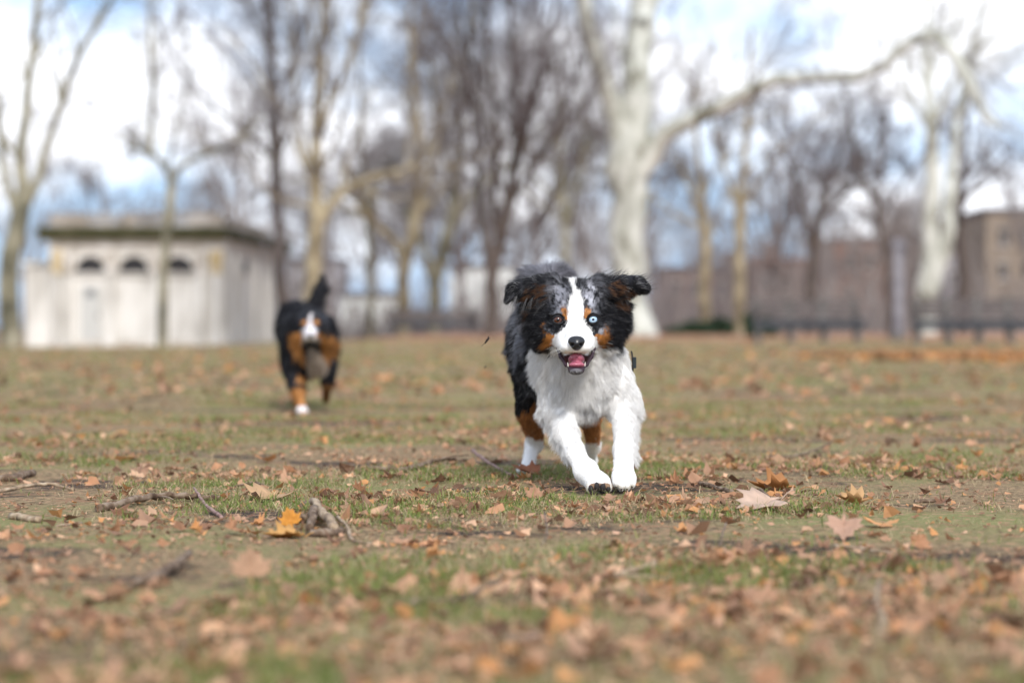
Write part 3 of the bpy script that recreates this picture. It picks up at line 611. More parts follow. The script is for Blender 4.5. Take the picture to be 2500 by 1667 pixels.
def house(name, label, x0, x1, Y, top, wallm, roofm, wins, gable=False, depth=9., chim=None):
    xa, xb = X(x0, Y), X(x1, Y); zt = Z(top, Y); e = empty(name, label, 'building', ((xa + xb) / 2, Y, 0), 'houses beyond the park')
    cx = (xa + xb) / 2; w = (xb - xa) / 2
    b = Box(); b.box(-w, w, 0, depth, -1, zt); b.build('wall', wallm, e)
    b = Box()
    if gable: b.prism([(-w - .2, -.2), (w + .2, -.2), (w + .2, depth + .2), (-w - .2, depth + .2)], zt, zt + .15); V = [(-w - .2, -.2, zt + .15), (w + .2, -.2, zt + .15), (w + .2, depth, zt + .15), (-w - .2, depth, zt + .15), (0, -.2, zt + gable), (0, depth, zt + gable)]; b.add(V, [(0, 3, 5, 4), (1, 4, 5, 2)], [(0, 4, 1), (2, 5, 3)])
    else: b.box(-w - .15, w + .15, -.15, depth, zt, zt + .3)
    rf = b.build('roof', roofm, e)
    if chim is not None:
        b = Box(); b.box(chim - .4, chim + .4, 2, 3, zt, zt + 1.4); b.box(chim - .45, chim + .45, 1.95, 3.05, zt + 1.4, zt + 1.55); b.build('chimney', wallm, rf)
    for (wx, wz, ww, wh) in wins:
        b = Box(); xw = X(wx, Y) - cx; zw = Z(wz, Y); hw_, hh = ww / F * Y / 2, wh / F * Y / 2
        b.box(xw - hw_, xw + hw_, -.04, .0, zw - hh, zw + hh); f = b.build('window', glassd, e)
        b = Box(); b.box(xw - hw_ - .08, xw + hw_ + .08, -.10, -.0, zw - hh - .12, zw - hh - .003); b.box(xw - .03, xw + .03, -.07, -.041, zw - hh, zw + hh); b.box(xw - hw_ - .08, xw + hw_ + .08, -.08, -.0, zw + hh + .003, zw + hh + .1); b.build('window_frame', stonew, f)
brick = mottled('red_brick', [(.16, .085, .065), (.23, .12, .085), (.27, .15, .11)], 6, .9, (1, 1, 3))
brickd = mottled('brown_brick', [(.12, .085, .075), (.17, .125, .11), (.22, .16, .14)], 4, .9, (1, 1, 3))
brickt = mottled('tan_brick', [(.19, .15, .115), (.25, .20, .15), (.30, .24, .18)], 5, .9, (1, 1, 3))
rend = mottled('grey_render', [(.30, .29, .31), (.40, .39, .41), (.46, .45, .47)], 2, .9)
rendw = mottled('white_render', [(.58, .60, .58), (.68, .70, .67), (.74, .75, .72)], 1, .8)
roofd = material('slate', (.10, .09, .095), .8)
house('brick_house', 'low brown brick house right of the huge plane tree', 1615, 1830, 190, 660, brickd, roofd, [(1650, 705, 22, 36), (1700, 705, 22, 36), (1760, 705, 22, 36)], chim=2)
house('brick_house', 'wide brown brick house behind the left bench', 1835, 2035, 180, 640, brickd, brick, [(1870, 690, 20, 34), (1920, 690, 20, 34), (1975, 690, 20, 34), (1870, 750, 20, 30), (1975, 750, 20, 30)], chim=-1.5)
house('brick_house', 'taller red brick house with stepped top left of the stone post', 2040, 2245, 170, 590, brick, roofd, [(2075, 640, 20, 36), (2120, 640, 20, 36), (2075, 715, 20, 36), (2120, 715, 20, 36), (2215, 640, 18, 36)], chim=1.9)
house('rendered_house', 'grey rendered house between the twin stemmed tree and the tan house', 2300, 2405, 165, 545, rend, roofd, [(2325, 600, 16, 30), (2365, 600, 16, 30), (2325, 680, 16, 30), (2385, 680, 14, 30)])
house('tan_house', 'tall tan brick house at the right edge of the frame', 2408, 2560, 150, 520, brickt, roofd, [(2450, 580, 24, 40), (2450, 660, 24, 40), (2510, 580, 24, 40), (2510, 660, 24, 40)])
house('white_house', 'pale rendered house showing either side of the dark many stemmed tree', 1100, 1260, 150, 655, rendw, roofd, [(1125, 700, 12, 26), (1235, 700, 12, 26)])
house('white_house', 'low white house glimpsed right of the far dog', 830, 965, 150, 725, rendw, roofd, [(860, 755, 14, 20), (905, 755, 14, 20), (945, 755, 10, 20)])
house('rendered_house', 'dull grey house hidden among the trees in the middle', 700, 830, 175, 640, rend, roofd, [(730, 700, 14, 26), (780, 700, 14, 26)])

# ------------------------------------------------------------------ benches and post
wood = mottled('weathered_slats', [(.07, .06, .058), (.11, .09, .085), (.15, .125, .115)], 8, .8)
woodd = material('dark_seat_slats', (.04, .042, .048), .6)  # seat and its front board, darker than the backrest
conc = mottled('concrete', [(.08, .075, .07), (.12, .11, .10), (.16, .15, .14)], 8, .9)
def bench(pxa, pxb, Y, label, nleg, rz=0):
    xa, xb = X(pxa, Y), X(pxb, Y); Ln = xb - xa; z = float(terrain((xa + xb) / 2, Y))
    e = empty('park_bench', label, 'bench', ((xa + xb) / 2, Y, z), 'long slatted park benches', rz)
    b = Box()
    for k in range(5): b.box(-Ln / 2, Ln / 2, -.05 + k * .095, .03 + k * .095, .44, .475)
    b.box(-Ln / 2, Ln / 2, -.06, -.02, .29, .438); b.build('seat', woodd, e)
    b = Box()
    for k in range(4): b.box(-Ln / 2, Ln / 2, .44 + k * .02, .475 + k * .02, 0.52 + k * .095, .605 + k * .095)
    b.build('backrest', wood, e)
    for i in range(nleg):
        x = -Ln / 2 + .12 + i * (Ln - .24) / (nleg - 1)
        b = Box(); b.box(x - .05, x + .05, 0, .08, -.05, .44); b.box(x - .05, x + .05, .34, .43, -.05, .44); b.box(x - .05, x + .05, -.05, .43, .385, .437)
        b.prism([(x - .05, .435), (x + .05, .435), (x + .05, .5), (x - .05, .5)], .3, .92); b.build('leg', conc, e)
    for s in (-1, 1):
        b = Box(); b.box(s * (Ln / 2 - .1) - .035, s * (Ln / 2 - .1) + .035, -.06, .44, .63, .67); b.box(s * (Ln / 2 - .1) - .03, s * (Ln / 2 - .1) + .03, -.05, 0, .475, .63); b.build('armrest', wood, e)
bench(1838, 2112, 50, 'long slatted bench left of the grey stone post', 4, .03)
bench(2228, 2560, 47, 'long slatted bench running off the right edge of the frame', 5, -.04)
bench(950, 1165, 84, 'distant dark bench under the trees left of the near dog', 4)
conc2 = mottled('grey_stone', [(.15, .14, .155), (.20, .19, .205), (.24, .23, .245)], 3, .9)
e = empty('stone_post', 'tall grey stone post between the two right hand benches', 'post', (X(2193, 58), 58, float(terrain(9, 58))))
b = Box(); w = .11; b.prism([(-w, -w), (w, -w), (w, w), (-w, w)], -.1, 2.25); b.build('shaft', conc2, e)
b = Box(); b.box(-w - .05, w + .05, -w - .05, w + .05, 2.25, 2.36); b.box(-w, w, -w, w, 2.36, 2.44); b.build('cap', conc2, e)
b = Box(); b.box(-w - .06, w + .06, -w - .06, w + .06, -.1, .22); b.build('base', conc, e)
#DOGS
# ------------------------------------------------------------------ dogs
def smin(a, b, k):
    h = np.maximum(k - np.abs(a - b), 0) / k; return np.minimum(a, b) - h * h * k * .25
class Prim:
    """one soft volume: tapered capsule (p1 given) or ellipsoid; carries fur length, fur direction and coat name"""
    def __init__(s, p0, r0, p1=None, r1=None, rot=None, k=.02, L=.02, d=(0, .6, -.8), c='white', sub=False, lift=.35):
        s.p0 = np.array(p0, float); s.r0 = np.array(r0, float); s.p1 = None if p1 is None else np.array(p1, float); s.r1 = r1
        s.k = k; s.L = L; s.d = np.array(d, float) / np.linalg.norm(d); s.c = c; s.sub = sub; s.lift = lift
        s.M = None
        if rot is not None:
            from mathutils import Euler
            s.M = np.array(Euler([math.radians(a) for a in rot]).to_matrix())
    def box(s):
        m = .03 + s.k
        if s.p1 is None: R = np.max(s.r0); return s.p0 - R - m, s.p0 + R + m
        R = max(float(s.r0), s.r1); return np.minimum(s.p0, s.p1) - R - m, np.maximum(s.p0, s.p1) + R + m
    def dist(s, P):
        if s.p1 is None:
            q = P - s.p0
            if s.M is not None: q = q @ s.M
            r = s.r0 * np.ones(3); k0 = np.linalg.norm(q / r, axis=-1); k1 = np.linalg.norm(q / (r * r), axis=-1)
            return k0 * (k0 - 1) / np.maximum(k1, 1e-6)
        ba = s.p1 - s.p0; t = np.clip(((P - s.p0) @ ba) / (ba @ ba), 0, 1)
        return np.linalg.norm(P - s.p0 - t[..., None] * ba, axis=-1) - (float(s.r0) + (s.r1 - float(s.r0)) * t)
def surface(prims, xs, ys, zs):
    Fd = np.full((len(xs), len(ys), len(zs)), .2, np.float32)
    for p in prims:
        lo, hi = p.box(); s = [slice(np.searchsorted(g, lo[i]), np.searchsorted(g, hi[i])) for i, g in enumerate((xs, ys, zs))]
        if min(q.stop - q.start for q in s) < 1: continue
        P = np.stack(np.meshgrid(xs[s[0]], ys[s[1]], zs[s[2]], indexing='ij'), -1); d = p.dist(P); f = Fd[s[0], s[1], s[2]]
        Fd[s[0], s[1], s[2]] = -smin(-f, d, p.k) if p.sub else smin(f, d, p.k)
    ins = Fd < 0
    nx, ny, nz = Fd.shape; C = np.zeros((nx - 1, ny - 1, nz - 1), np.int8)
    for a in (0, 1):
        for b in (0, 1):
            for c in (0, 1): C += ins[a:nx - 1 + a, b:ny - 1 + b, c:nz - 1 + c]
    ci = np.argwhere((C > 0) & (C < 8)); idm = np.full(C.shape, -1, np.int32); idm[ci[:, 0], ci[:, 1], ci[:, 2]] = np.arange(len(ci))
    G_ = (xs, ys, zs); acc = np.zeros((len(ci), 3)); cnt = np.zeros(len(ci))
    cor = [(a, b, c) for a in (0, 1) for b in (0, 1) for c in (0, 1)]
    for u in cor:
        for w in cor:
            if sum(w) - sum(u) != 1 or any(w[i] < u[i] for i in range(3)): continue
            A, B_ = ci + u, ci + w; fa = Fd[A[:, 0], A[:, 1], A[:, 2]]; fb = Fd[B_[:, 0], B_[:, 1], B_[:, 2]]
            m = (fa < 0) != (fb < 0); t = np.where(m, fa / np.where(m, fa - fb, 1), 0)[:, None]
            pa = np.stack([G_[i][A[:, i]] for i in range(3)], -1); pb = np.stack([G_[i][B_[:, i]] for i in range(3)], -1)
            acc += np.where(m[:, None], pa + (pb - pa) * t, 0); cnt += m
    V = acc / cnt[:, None]; Q = []
    for ax in range(3):
        o1, o2 = [i for i in range(3) if i != ax]
        sl0 = [slice(1, -1)] * 3; sl0[ax] = slice(0, -1); sl1 = list(sl0); sl1[ax] = slice(1, None)
        a, b = ins[tuple(sl0)], ins[tuple(sl1)]
        for flip, m in ((False, a & ~b), (True, ~a & b)):
            e = np.argwhere(m); e[:, o1] += 1; e[:, o2] += 1
            q = []
            for (s1, s2) in ((0, 0), (1, 0), (1, 1), (0, 1)):
                k = e.copy(); k[:, o1] -= s1; k[:, o2] -= s2; q.append(idm[k[:, 0], k[:, 1], k[:, 2]])
            q = np.stack(q, -1)
            if flip != (ax == 1): q = q[:, ::-1]
            Q.append(q)
    Q = np.vstack(Q); return V, Q[(Q >= 0).all(1)]
def weights(P, prims, s=.010):
    D = np.stack([p.dist(P) for p in prims], 1); D = D - D.min(1, keepdims=True); Wt = np.exp(-D / s); return Wt / Wt.sum(1, keepdims=True)
def inpoly(x, y, poly):
    r = np.zeros(len(x), bool); n = len(poly)
    for i in range(n):
        x0, y0 = poly[i]; x1, y1 = poly[(i + 1) % n]
        if y0 == y1: continue
        r ^= ((y0 > y) != (y1 > y)) & (x < (x1 - x0) * (y - y0) / (y1 - y0) + x0)
    return r
def fur(name, P, Nn, Dd, Ln, Cc, rad, mat, parent, seed, n=6, droop=.3, lock=90., curl=.35):
    r = np.random.default_rng(seed); m = len(P)
    nv = np.stack([noise(P, lock, seed + i) for i in (1, 2, 3)], -1) * 2 - 1
    nv2 = np.stack([noise(P, lock * .35, seed + i) for i in (4, 5, 6)], -1) * 2 - 1
    sm = np.clip(Ln / .026, .18, 1)[:, None]
    d = unit(Dd + nv * .26 * sm + nv2 * .30 * sm + r.standard_normal((m, 3)) * .09)
    Ln = Ln * (.7 + .4 * r.random(m)) * (.85 + .3 * noise(P, lock * .6, seed + 9)); t = np.linspace(0, 1, n)[None, :, None]
    bend = nv2 * curl + np.array([0, .15, -droop])
    Q = P[:, None] - Nn[:, None] * .001 + d[:, None] * t * Ln[:, None, None] + bend[:, None] * (t ** 2) * Ln[:, None, None] * .6 + (nv[:, None] * np.sin(t * 3.1) * .06) * Ln[:, None, None]
    Q[..., 2] = np.maximum(Q[..., 2], .003)
    cv = bpy.data.hair_curves.new(name); cv.add_curves([n] * m)
    cv.attributes['position'].data.foreach_set('vector', Q.astype(np.float32).ravel())
    ra = cv.attributes.get('radius') or cv.attributes.new('radius', 'FLOAT', 'POINT')
    rr = np.broadcast_to(np.array([1, 1, .9, .75, .5, .15])[:n] if n == 6 else np.linspace(1, .2, n), (m, n)) * (rad if np.ndim(rad) == 0 else rad[:, None])
    ra.data.foreach_set('value', rr.astype(np.float32).ravel())
    ca = cv.attributes.new('col', 'FLOAT_COLOR', 'POINT'); cc = np.ones((m, n, 4), np.float32); cc[..., :3] = Cc[:, None]; ca.data.foreach_set('color', cc.ravel())
    cv.materials.append(mat); o = bpy.data.objects.new(name, cv); COL.objects.link(o); o.parent = parent; return o
furm = attr_mat('fur', .65, .12)
skinm = attr_mat('skin_under_fur', .6, .3)
wetm = attr_mat('wet_skin', .25, .5)
def small(name, prims, step, mat, parent, colf, pad=.004):
    lo = np.min([p.box()[0] for p in prims if not p.sub], 0); hi = np.max([p.box()[1] for p in prims if not p.sub], 0)
    V, Q = surface(prims, *[np.arange(lo[i], hi[i], step) for i in range(3)]); return mesh(name, V, [Q], mat, parent, colf(V))
def vnormals(o):
    a = np.empty(len(o.data.vertices) * 3, np.float32); o.data.vertex_normals.foreach_get('vector', a); return a.reshape(-1, 3)

def make_dog(name, label, prims, grid, coat, length, density, rad, nhair, seed, step_n=6, lock=90.):
    """one continuous body, its fur as a child"""
    V, Q = surface(prims, *grid)
    solid = [p for p in prims if not p.sub]
    base = V[:, 0].mean(), V[:, 1].mean(); e = empty(name, label, 'dog', (base[0], base[1], 0))
    off = np.array([base[0], base[1], 0]); 
    body = mesh('body', V - off, [Q], skinm, e); Nn = vnormals(body)
    C = coat(V, Nn, False); a = body.data.color_attributes.new('col', 'FLOAT_COLOR', 'POINT'); cc = np.ones((len(V), 4), np.float32); cc[:, :3] = C; a.data.foreach_set('color', cc.ravel())
    r = np.random.default_rng(seed)
    T = np.vstack([Q[:, [0, 1, 2]], Q[:, [0, 2, 3]]]); cen = V[T].mean(1); ar = np.linalg.norm(np.cross(V[T[:, 1]] - V[T[:, 0]], V[T[:, 2]] - V[T[:, 0]]), axis=-1)
    pr = ar * density(cen); pr /= pr.sum(); pick = r.choice(len(T), nhair, p=pr)
    u, v = r.random(nhair), r.random(nhair); f = u + v > 1; u[f], v[f] = 1 - u[f], 1 - v[f]
    A, B_, C_ = T[pick].T; bl = lambda X_: X_[A] * (1 - u - v)[:, None] + X_[B_] * u[:, None] + X_[C_] * v[:, None]
    P = bl(V); Nr = unit(bl(Nn)); Wt = weights(P, solid)
    Dd = Wt @ np.stack([p.d for p in solid]); Ln = Wt @ np.array([p.L for p in solid]); lf = Wt @ np.array([p.lift for p in solid])
    Dd, Ln = length(P, Nr, Dd, Ln)
    dn = (Dd * Nr).sum(1, keepdims=True); Dd = unit(Dd - dn * Nr + 1e-4) + Nr * (lf[:, None] + np.maximum(dn, 0))
    keep = Ln > .0015; P, Nr, Dd, Ln = P[keep], Nr[keep], Dd[keep], Ln[keep]
    C = coat(P, Nr, True); lum = C.mean(1, keepdims=True); rn = r.random((len(C), 1)); lk = noise(P, 140, 77)[:, None]
    C = np.where(lum < .05, C * (.4 + .8 * lk) + .13 * (rn > .90) * (.2 + lk ** 2 * 1.5) + .006 * rn, np.where(lum < .4, C * (.45 + .75 * rn) * (.65 + .7 * lk), C * (.80 + .25 * rn)))
    rd = rad(P) if callable(rad) else rad
    fo = fur('fur', P - off, Nr, unit(Dd), Ln, np.clip(C, 0, .95), rd, furm, e, seed, step_n, lock=lock)
    return e, off, body

WHITE = np.array([.86, .845, .82]); CREAM = np.array([.72, .66, .56]); BLACK = np.array([.010, .010, .013]); TAN = np.array([.37, .145, .035]); DTAN = np.array([.13, .065, .035]); GREY = np.array([.30, .31, .35]); PINK = np.array([.45, .10, .13])
H = W3
def hero():
    P = []; a = P.append
    up_ = (0, .5, -.85)
    # trunk
    a(Prim(H(1408, 865, 6.14), (.086, .16, .118), k=.05, L=.032, d=(0, .25, -.95), lift=.30))
    a(Prim(H(1418, 925, 6.10), (.078, .10, .082), k=.05, L=.036, d=(0, .1, -1), lift=.25))
    a(Prim(H(1410, 835, 6.05), .082, H(1405, 775, 5.985), .076, k=.05, L=.040, d=(0, .35, -.9), lift=.35))
    a(Prim(H(1385, 860, 6.20), .118, H(1350, 835, 6.62), .112, k=.06, L=.035, d=(-.05, .9, -.5), c='back'))
    a(Prim(H(1350, 820, 6.66), (.094, .17, .135), k=.06, L=.045, d=(-.1, .9, -.4), c='back', lift=.4))
    a(Prim(H(1318, 690, 6.84), (.045, .09, .038), k=.04, L=.055, d=(-.3, .9, -.3), c='rump', lift=.5))
    a(Prim(H(1362, 676, 6.84), (.035, .08, .028), k=.04, L=.045, d=(.5, .8, -.3), c='rump', lift=.4))
    # hind legs
    a(Prim(H(1294, 935, 6.56), (.038, .10, .105), k=.04, L=.018, d=(-.1, .6, -.8), c='thigh'))
    a(Prim(H(1298, 1000, 6.56), .036, H(1308, 1085, 6.74), .020, k=.03, L=.009, d=(0, .5, -.85), c='thigh'))
    a(Prim(H(1302, 1075, 6.74), .019, H(1289, 1135, 6.66), .017, k=.02, L=.007, d=(0, .3, -.95), c='hleg'))
    a(Prim(H(1284, 1146, 6.62), (.026, .038, .015), k=.02, L=.008, d=(0, -.5, -.8), c='hleg'))
    a(Prim(H(1438, 945, 6.58), (.036, .09, .10), k=.04, L=.014, d=(0, .6, -.8), c='thigh'))
    a(Prim(H(1440, 1005, 6.56), .029, H(1449, 1090, 6.76), .016, k=.03, L=.008, d=(0, .5, -.85), c='thigh'))
    a(Prim(H(1447, 1085, 6.76), .018, H(1440, 1120, 6.95), .016, k=.02, L=.007, d=(0, .3, -.95), c='hleg'))
    a(Prim(H(1440, 1122, 6.98), (.022, .03, .014), k=.02, L=.008, d=(0, -.5, -.8), c='hleg'))
    # forelegs
    a(Prim(H(1362, 890, 6.10), .050, H(1366, 995, 6.07), .040, k=.035, L=.024, d=(-.15, .3, -.95), c='leg'))
    a(Prim(H(1366, 995, 6.07), .035, H(1382, 1055, 6.01), .0265, k=.03, L=.016, d=(-.1, .1, -.98), c='leg'))
    a(Prim(H(1382, 1055, 6.01), .0265, H(1404, 1105, 5.93), .0205, k=.02, L=.013, d=(.1, .1, -.98), c='leg'))
    a(Prim(H(1404, 1105, 5.93), .0205, H(1430, 1148, 5.86), .0250, k=.015, L=.007, d=(.3, 0, -.9), c='leg'))
    a(Prim(H(1430, 1148, 5.86), .0250, H(1455, 1174, 5.81), .0245, k=.02, L=.007, d=(.3, -.1, -.9), c='leg'))
    a(Prim(H(1462, 1178, 5.80), (.027, .026, .022), k=.015, L=.008, d=(.4, 0, -.8), c='leg'))
    for i, (px, py) in enumerate(((1442, 1190), (1455, 1184), (1471, 1183), (1484, 1188))):
        a(Prim(H(px, py, 5.778), (.0095, .017, .0125), k=.006, L=.006, d=(0, -.3, .9), c='leg'))
    a(Prim(H(1488, 890, 6.10), .048, H(1524, 985, 6.07), .036, k=.035, L=.024, d=(.12, .35, -.95), c='leg'))
    a(Prim(H(1524, 985, 6.07), .030, H(1523, 1095, 5.94), .0195, k=.03, L=.014, d=(0, .15, -.98), c='leg'))
    a(Prim(H(1523, 1095, 5.94), .0195, H(1522, 1160, 5.86), .025, k=.02, L=.009, d=(0, -.1, -.98), c='leg'))
    a(Prim(H(1524, 1168, 5.84), (.029, .032, .022), k=.015, L=.007, d=(0, -.3, -.9), c='leg'))
    for i, (px, py) in enumerate(((1504, 1176), (1517, 1183), (1531, 1183), (1543, 1176))):
        a(Prim(H(px, py, 5.806), (.0086, .015, .0135), k=.003, L=.004, d=(0, -.4, -.8), c='leg'))
    # head
    HD = dict(c='head')
    a(Prim(H(1405, 752, 5.975), (.074, .085, .058), k=.03, L=.014, d=(0, .8, .5), lift=.25, **HD))
    a(Prim(H(1405, 795, 5.93), (.060, .05, .045), k=.03, L=.010, d=(0, .9, -.2), lift=.2, **HD))
    a(Prim(H(1404, 805, 5.92), .035, H(1407, 838, 5.84), .0235, k=.02, L=.006, d=(0, 1, .1), lift=.15, **HD))
    for s in (-1, 1):
        a(Prim(H(1406 + s * 22, 846, 5.862), (.0185, .034, .0170), k=.012, L=.006, d=(s * .7, .8, -.3), lift=.15, **HD))
        a(Prim(H(1406 + s * 31, 836, 5.905), (.017, .032, .018), k=.02, L=.008, d=(s * .8, .8, -.3), lift=.15, **HD))
        a(Prim(H(1405 + s * 58, 810, 5.965), (.038, .045, .042), k=.03, L=.026, d=(s * .8, .5, -.5), lift=.3, **HD))
        a(Prim(H(1405 + s * 76, 768, 6.005), (.042, .045, .056), k=.03, L=.037, d=(s * .85, .4, -.55), lift=.3, **HD))
        a(Prim(H(1405 + s * 42, 768, 5.900), (.020, .016, .007), k=.012, L=.006, d=(s * .3, .9, .5), lift=.15, **HD))
        a(Prim(H(1405 + s * 32, 765, 5.915), (.022, .022, .014), k=.02, L=.009, d=(s * .3, .9, .5), lift=.2, **HD))
    # left-image ear: folds out and down
    a(Prim(H(1348, 706, 5.965), .030, H(1300, 704, 5.955), .022, k=.02, L=.028, d=(-.95, .2, -.1), lift=.3, c='ear'))
    a(Prim(H(1282, 706, 5.945), (.034, .009, .023), rot=(0, 20, 10), k=.015, L=.022, d=(-.85, .2, -.5), lift=.12, c='ear'))
    a(Prim(H(1262, 708, 5.935), .013, H(1243, 733, 5.925), .005, k=.02, L=.010, d=(-.4, .1, -.9), lift=.12, c='ear'))
    # right-image ear
    a(Prim(H(1462, 703, 5.965), .030, H(1508, 700, 5.955), .021, k=.02, L=.028, d=(.95, .2, 0), lift=.3, c='ear'))
    a(Prim(H(1532, 692, 5.945), (.034, .009, .019), rot=(0, 8, -10), k=.015, L=.022, d=(.95, .15, .0), lift=.12, c='ear'))
    a(Prim(H(1552, 688, 5.935), .013, H(1575, 703, 5.925), .005, k=.02, L=.009, d=(.9, .1, -.4), lift=.12, c='ear'))
    # mouth
    a(Prim(H(1406, 872, 5.905), (.034, .030, .026), k=.012, L=0, d=(0, 1, -.2), c='mouth'))
    J = [(1361, 849, 5.900), (1369, 871, 5.882), (1382, 890, 5.862), (1394, 899, 5.850), (1407, 902, 5.846), (1420, 899, 5.850), (1432, 890, 5.862), (1444, 871, 5.882), (1452, 849, 5.900)]
    for i in range(len(J) - 1): a(Prim(H(*J[i]), .0042, H(*J[i + 1]), .0042, k=.006, L=0, d=(0, 1, 0), c='lip'))
    a(Prim(H(1407, 904, 5.852), (.0195, .020, .0105), k=.006, L=.007, d=(0, .6, -.8), c='chin', lift=.2))
    # mouth opening cut in front
    a(Prim(H(1407, 879, 5.850), (.0255, .034, .0165), k=.006, sub=True))
    # eye sockets
    EY = [H(1362, 781, 5.886), H(1448, 780, 5.886)]
    for e_ in EY: a(Prim(e_ + (0, -.004, 0), .0125 * np.ones(3), k=.008, sub=True))
    blaze = [(1376, 655), (1410, 655), (1407, 690), (1408, 709), (1421, 732), (1421, 768), (1421, 782), (1433, 802), (1446, 816), (1454, 828), (1458, 850), (1448, 935), (1366, 935), (1354, 853), (1350, 830), (1356, 816), (1377, 802), (1389, 780), (1389, 764), (1389, 732), (1400, 709), (1391, 690)]
    tanL = [(1338, 790), (1333, 808), (1330, 832), (1338, 843), (1353, 845), (1350, 829), (1356, 818), (1336, 812), (1331, 793)]
    tanR = [(1472, 792), (1480, 805), (1483, 825), (1475, 838), (1459, 846), (1452, 837), (1448, 818), (1474, 812)]
    browL = [(1368, 757), (1380, 752), (1392, 760), (1391, 778), (1384, 782), (1372, 768)]
    browR = [(1421, 760), (1430, 752), (1443, 757), (1438, 768), (1427, 779), (1421, 776)]
    earinL = [(1352, 688), (1280, 712), (1270, 752), (1310, 765), (1345, 730)]
    earinR = [(1470, 685), (1540, 705), (1545, 745), (1500, 760), (1475, 720)]
    solid = [p for p in P if not p.sub]
    _rg = np.random.default_rng(12)
    def coat(V, Nn, isfur):
        j = (np.stack([noise(V, 160, 31), noise(V, 160, 32)], -1) - .5) * 12 + (np.stack([noise(V, 60, 33), noise(V, 60, 34)], -1) - .5) * 10
        px = 1250 + V[:, 0] * 1000 / 1.0 * (5900 / 5900) ; py = HZ + (CH - V[:, 2]) * 1000
        # rest position on the head: local millimetres
        px = 1250 + V[:, 0] * 5900 / 5.93 + j[:, 0] * .5 + (_rg.standard_normal(len(V)) * 1.6 if isfur else 0); py = HZ + (CH - V[:, 2]) * 5900 / 5.93 + j[:, 1] * .6 + (_rg.standard_normal(len(V)) * 2.5 if isfur else 0)
        Wt = weights(V, solid, .006); K = {k: Wt[:, [i for i, p in enumerate(solid) if p.c == k]].sum(1) for k in set(p.c for p in solid)}
        m1 = noise(V, 22, 41) * .55 + noise(V, 60, 42) * .45; mer = ss(.44, .60, m1)[:, None]
        merle = BLACK * (1 - mer) + GREY * (.5 + .5 * noise(V, 200, 43)[:, None]) * mer
        C = np.tile(WHITE, (len(V), 1))
        head = (K['head'] + K['ear'] > .5) | ((V[:, 1] < 6.09) & (py < 835))
        # body
        bk = (K['back'] + K['rump'] > .45); merle = np.where((K['rump'] > .35)[:, None], merle * .4 + np.array([.13, .125, .14]), merle); C = np.where((bk)[:, None], merle, C)
        lx = np.interp(py, [800, 860, 900, 1000], [1290, 1296, 1306, 1322])
        sidel = (V[:, 1] > 6.07) & (px < lx + 6) & (V[:, 2] > .20); C = np.where(sidel[:, None] & (K['leg'] < .5)[:, None], merle, C)
        sider = (V[:, 1] > 6.13) & (px > 1535) & (py < 900) & (K['leg'] < .5); C = np.where(sider[:, None], merle * 1.6, C)
        th = K['thigh'] > .5; tanp = th & ((V[:, 2] + .035 * (noise(V, 45, 52) - .5) < .175 + .9 * np.clip(V[:, 0] - .02, 0, .08)) | (V[:, 0] > .14)) 
        C = np.where(th[:, None], BLACK, C); C = np.where(tanp[:, None], TAN * 1.0 + .02, C)
        C = np.where((th & (V[:, 2] + .03 * (noise(V, 60, 53) - .5) < .11 - .35 * np.clip(V[:, 0] - .03, 0, .06)))[:, None], WHITE, C)
        # head
        bh = BLACK * np.ones_like(C)
        gm = np.exp(-((px - 1368) / 20) ** 2 - ((py - 722) / 34) ** 2) + np.exp(-((px - 1440) / 20) ** 2 - ((py - 718) / 36) ** 2) + np.exp(-((px - 1342) / 10) ** 2 - ((py - 808) / 12) ** 2) * .7 + np.exp(-((px - 1468) / 10) ** 2 - ((py - 805) / 10) ** 2) * .7
        gm = gm + ss(1310, 1278, px) * ss(738, 765, py) * 1.1 + ss(1512, 1545, px) * ss(725, 755, py) * .8
        ani = noise(V * np.array([1, .3, .35]), 420, 44) * .6 + noise(V, 45, 45) * .4; gm = np.clip(gm * 1.25 * ss(.36, .60, ani), 0, 1)[:, None]
        bh = bh * (1 - gm) + np.array([.42, .42, .46]) * gm
        lowh = (py > np.interp(px, [1235, 1270, 1300, 1320, 1350, 1406, 1460, 1500, 1530, 1570], [800, 806, 832, 848, 856, 862, 852, 838, 808, 785]))
        bh = np.where(lowh[:, None], WHITE, bh)
        for pl, c in ((tanL, TAN), (tanR, TAN), (browL, TAN), (browR, TAN)): bh = np.where((inpoly(px, py, pl) & (V[:, 1] < 6.0))[:, None], c * (.45 + .9 * noise(V * np.array([1, .4, .6]), 330, 46)[:, None]) + np.where(noise(V, 70, 48)[:, None] > .78, .03, 0), bh)
        for pl in (earinL, earinR): bh = np.where((inpoly(px, py, pl) & (noise(V, 170, 47) > .47) & (Nn[:, 2] < .45) & (V[:, 1] < 5.975))[:, None], DTAN, bh)
        bh = np.where((inpoly(px, py, blaze) & (V[:, 1] < 6.05))[:, None], WHITE, bh)
        nb = (px > 1384) & (px < 1424) & (py > 655) & (py < 668); 
        C = np.where(head[:, None], bh, C)
        if not isfur:
            for e_ in EY:
                q = np.hypot(V[:, 0] - e_[0], V[:, 2] - e_[2]); C = np.where(((q < .0165) & (V[:, 1] < 5.95))[:, None], BLACK * .7, C)
            C = np.where((K['mouth'] > .5)[:, None], np.array([.055, .012, .018]), C); C = np.where((K['lip'] > .4)[:, None], np.array([.035, .018, .026]), C)
            chin = K['chin'] > .6; C = np.where(chin[:, None], np.array([.12, .11, .12]), C)
            pad = (V[:, 1] < 5.79) & (V[:, 2] < .035) & (Nn[:, 1] < -.55) & (V[:, 0] < .25) & (K['leg'] > .5); C = np.where(pad[:, None], np.array([.20, .12, .07]), C)
        else:
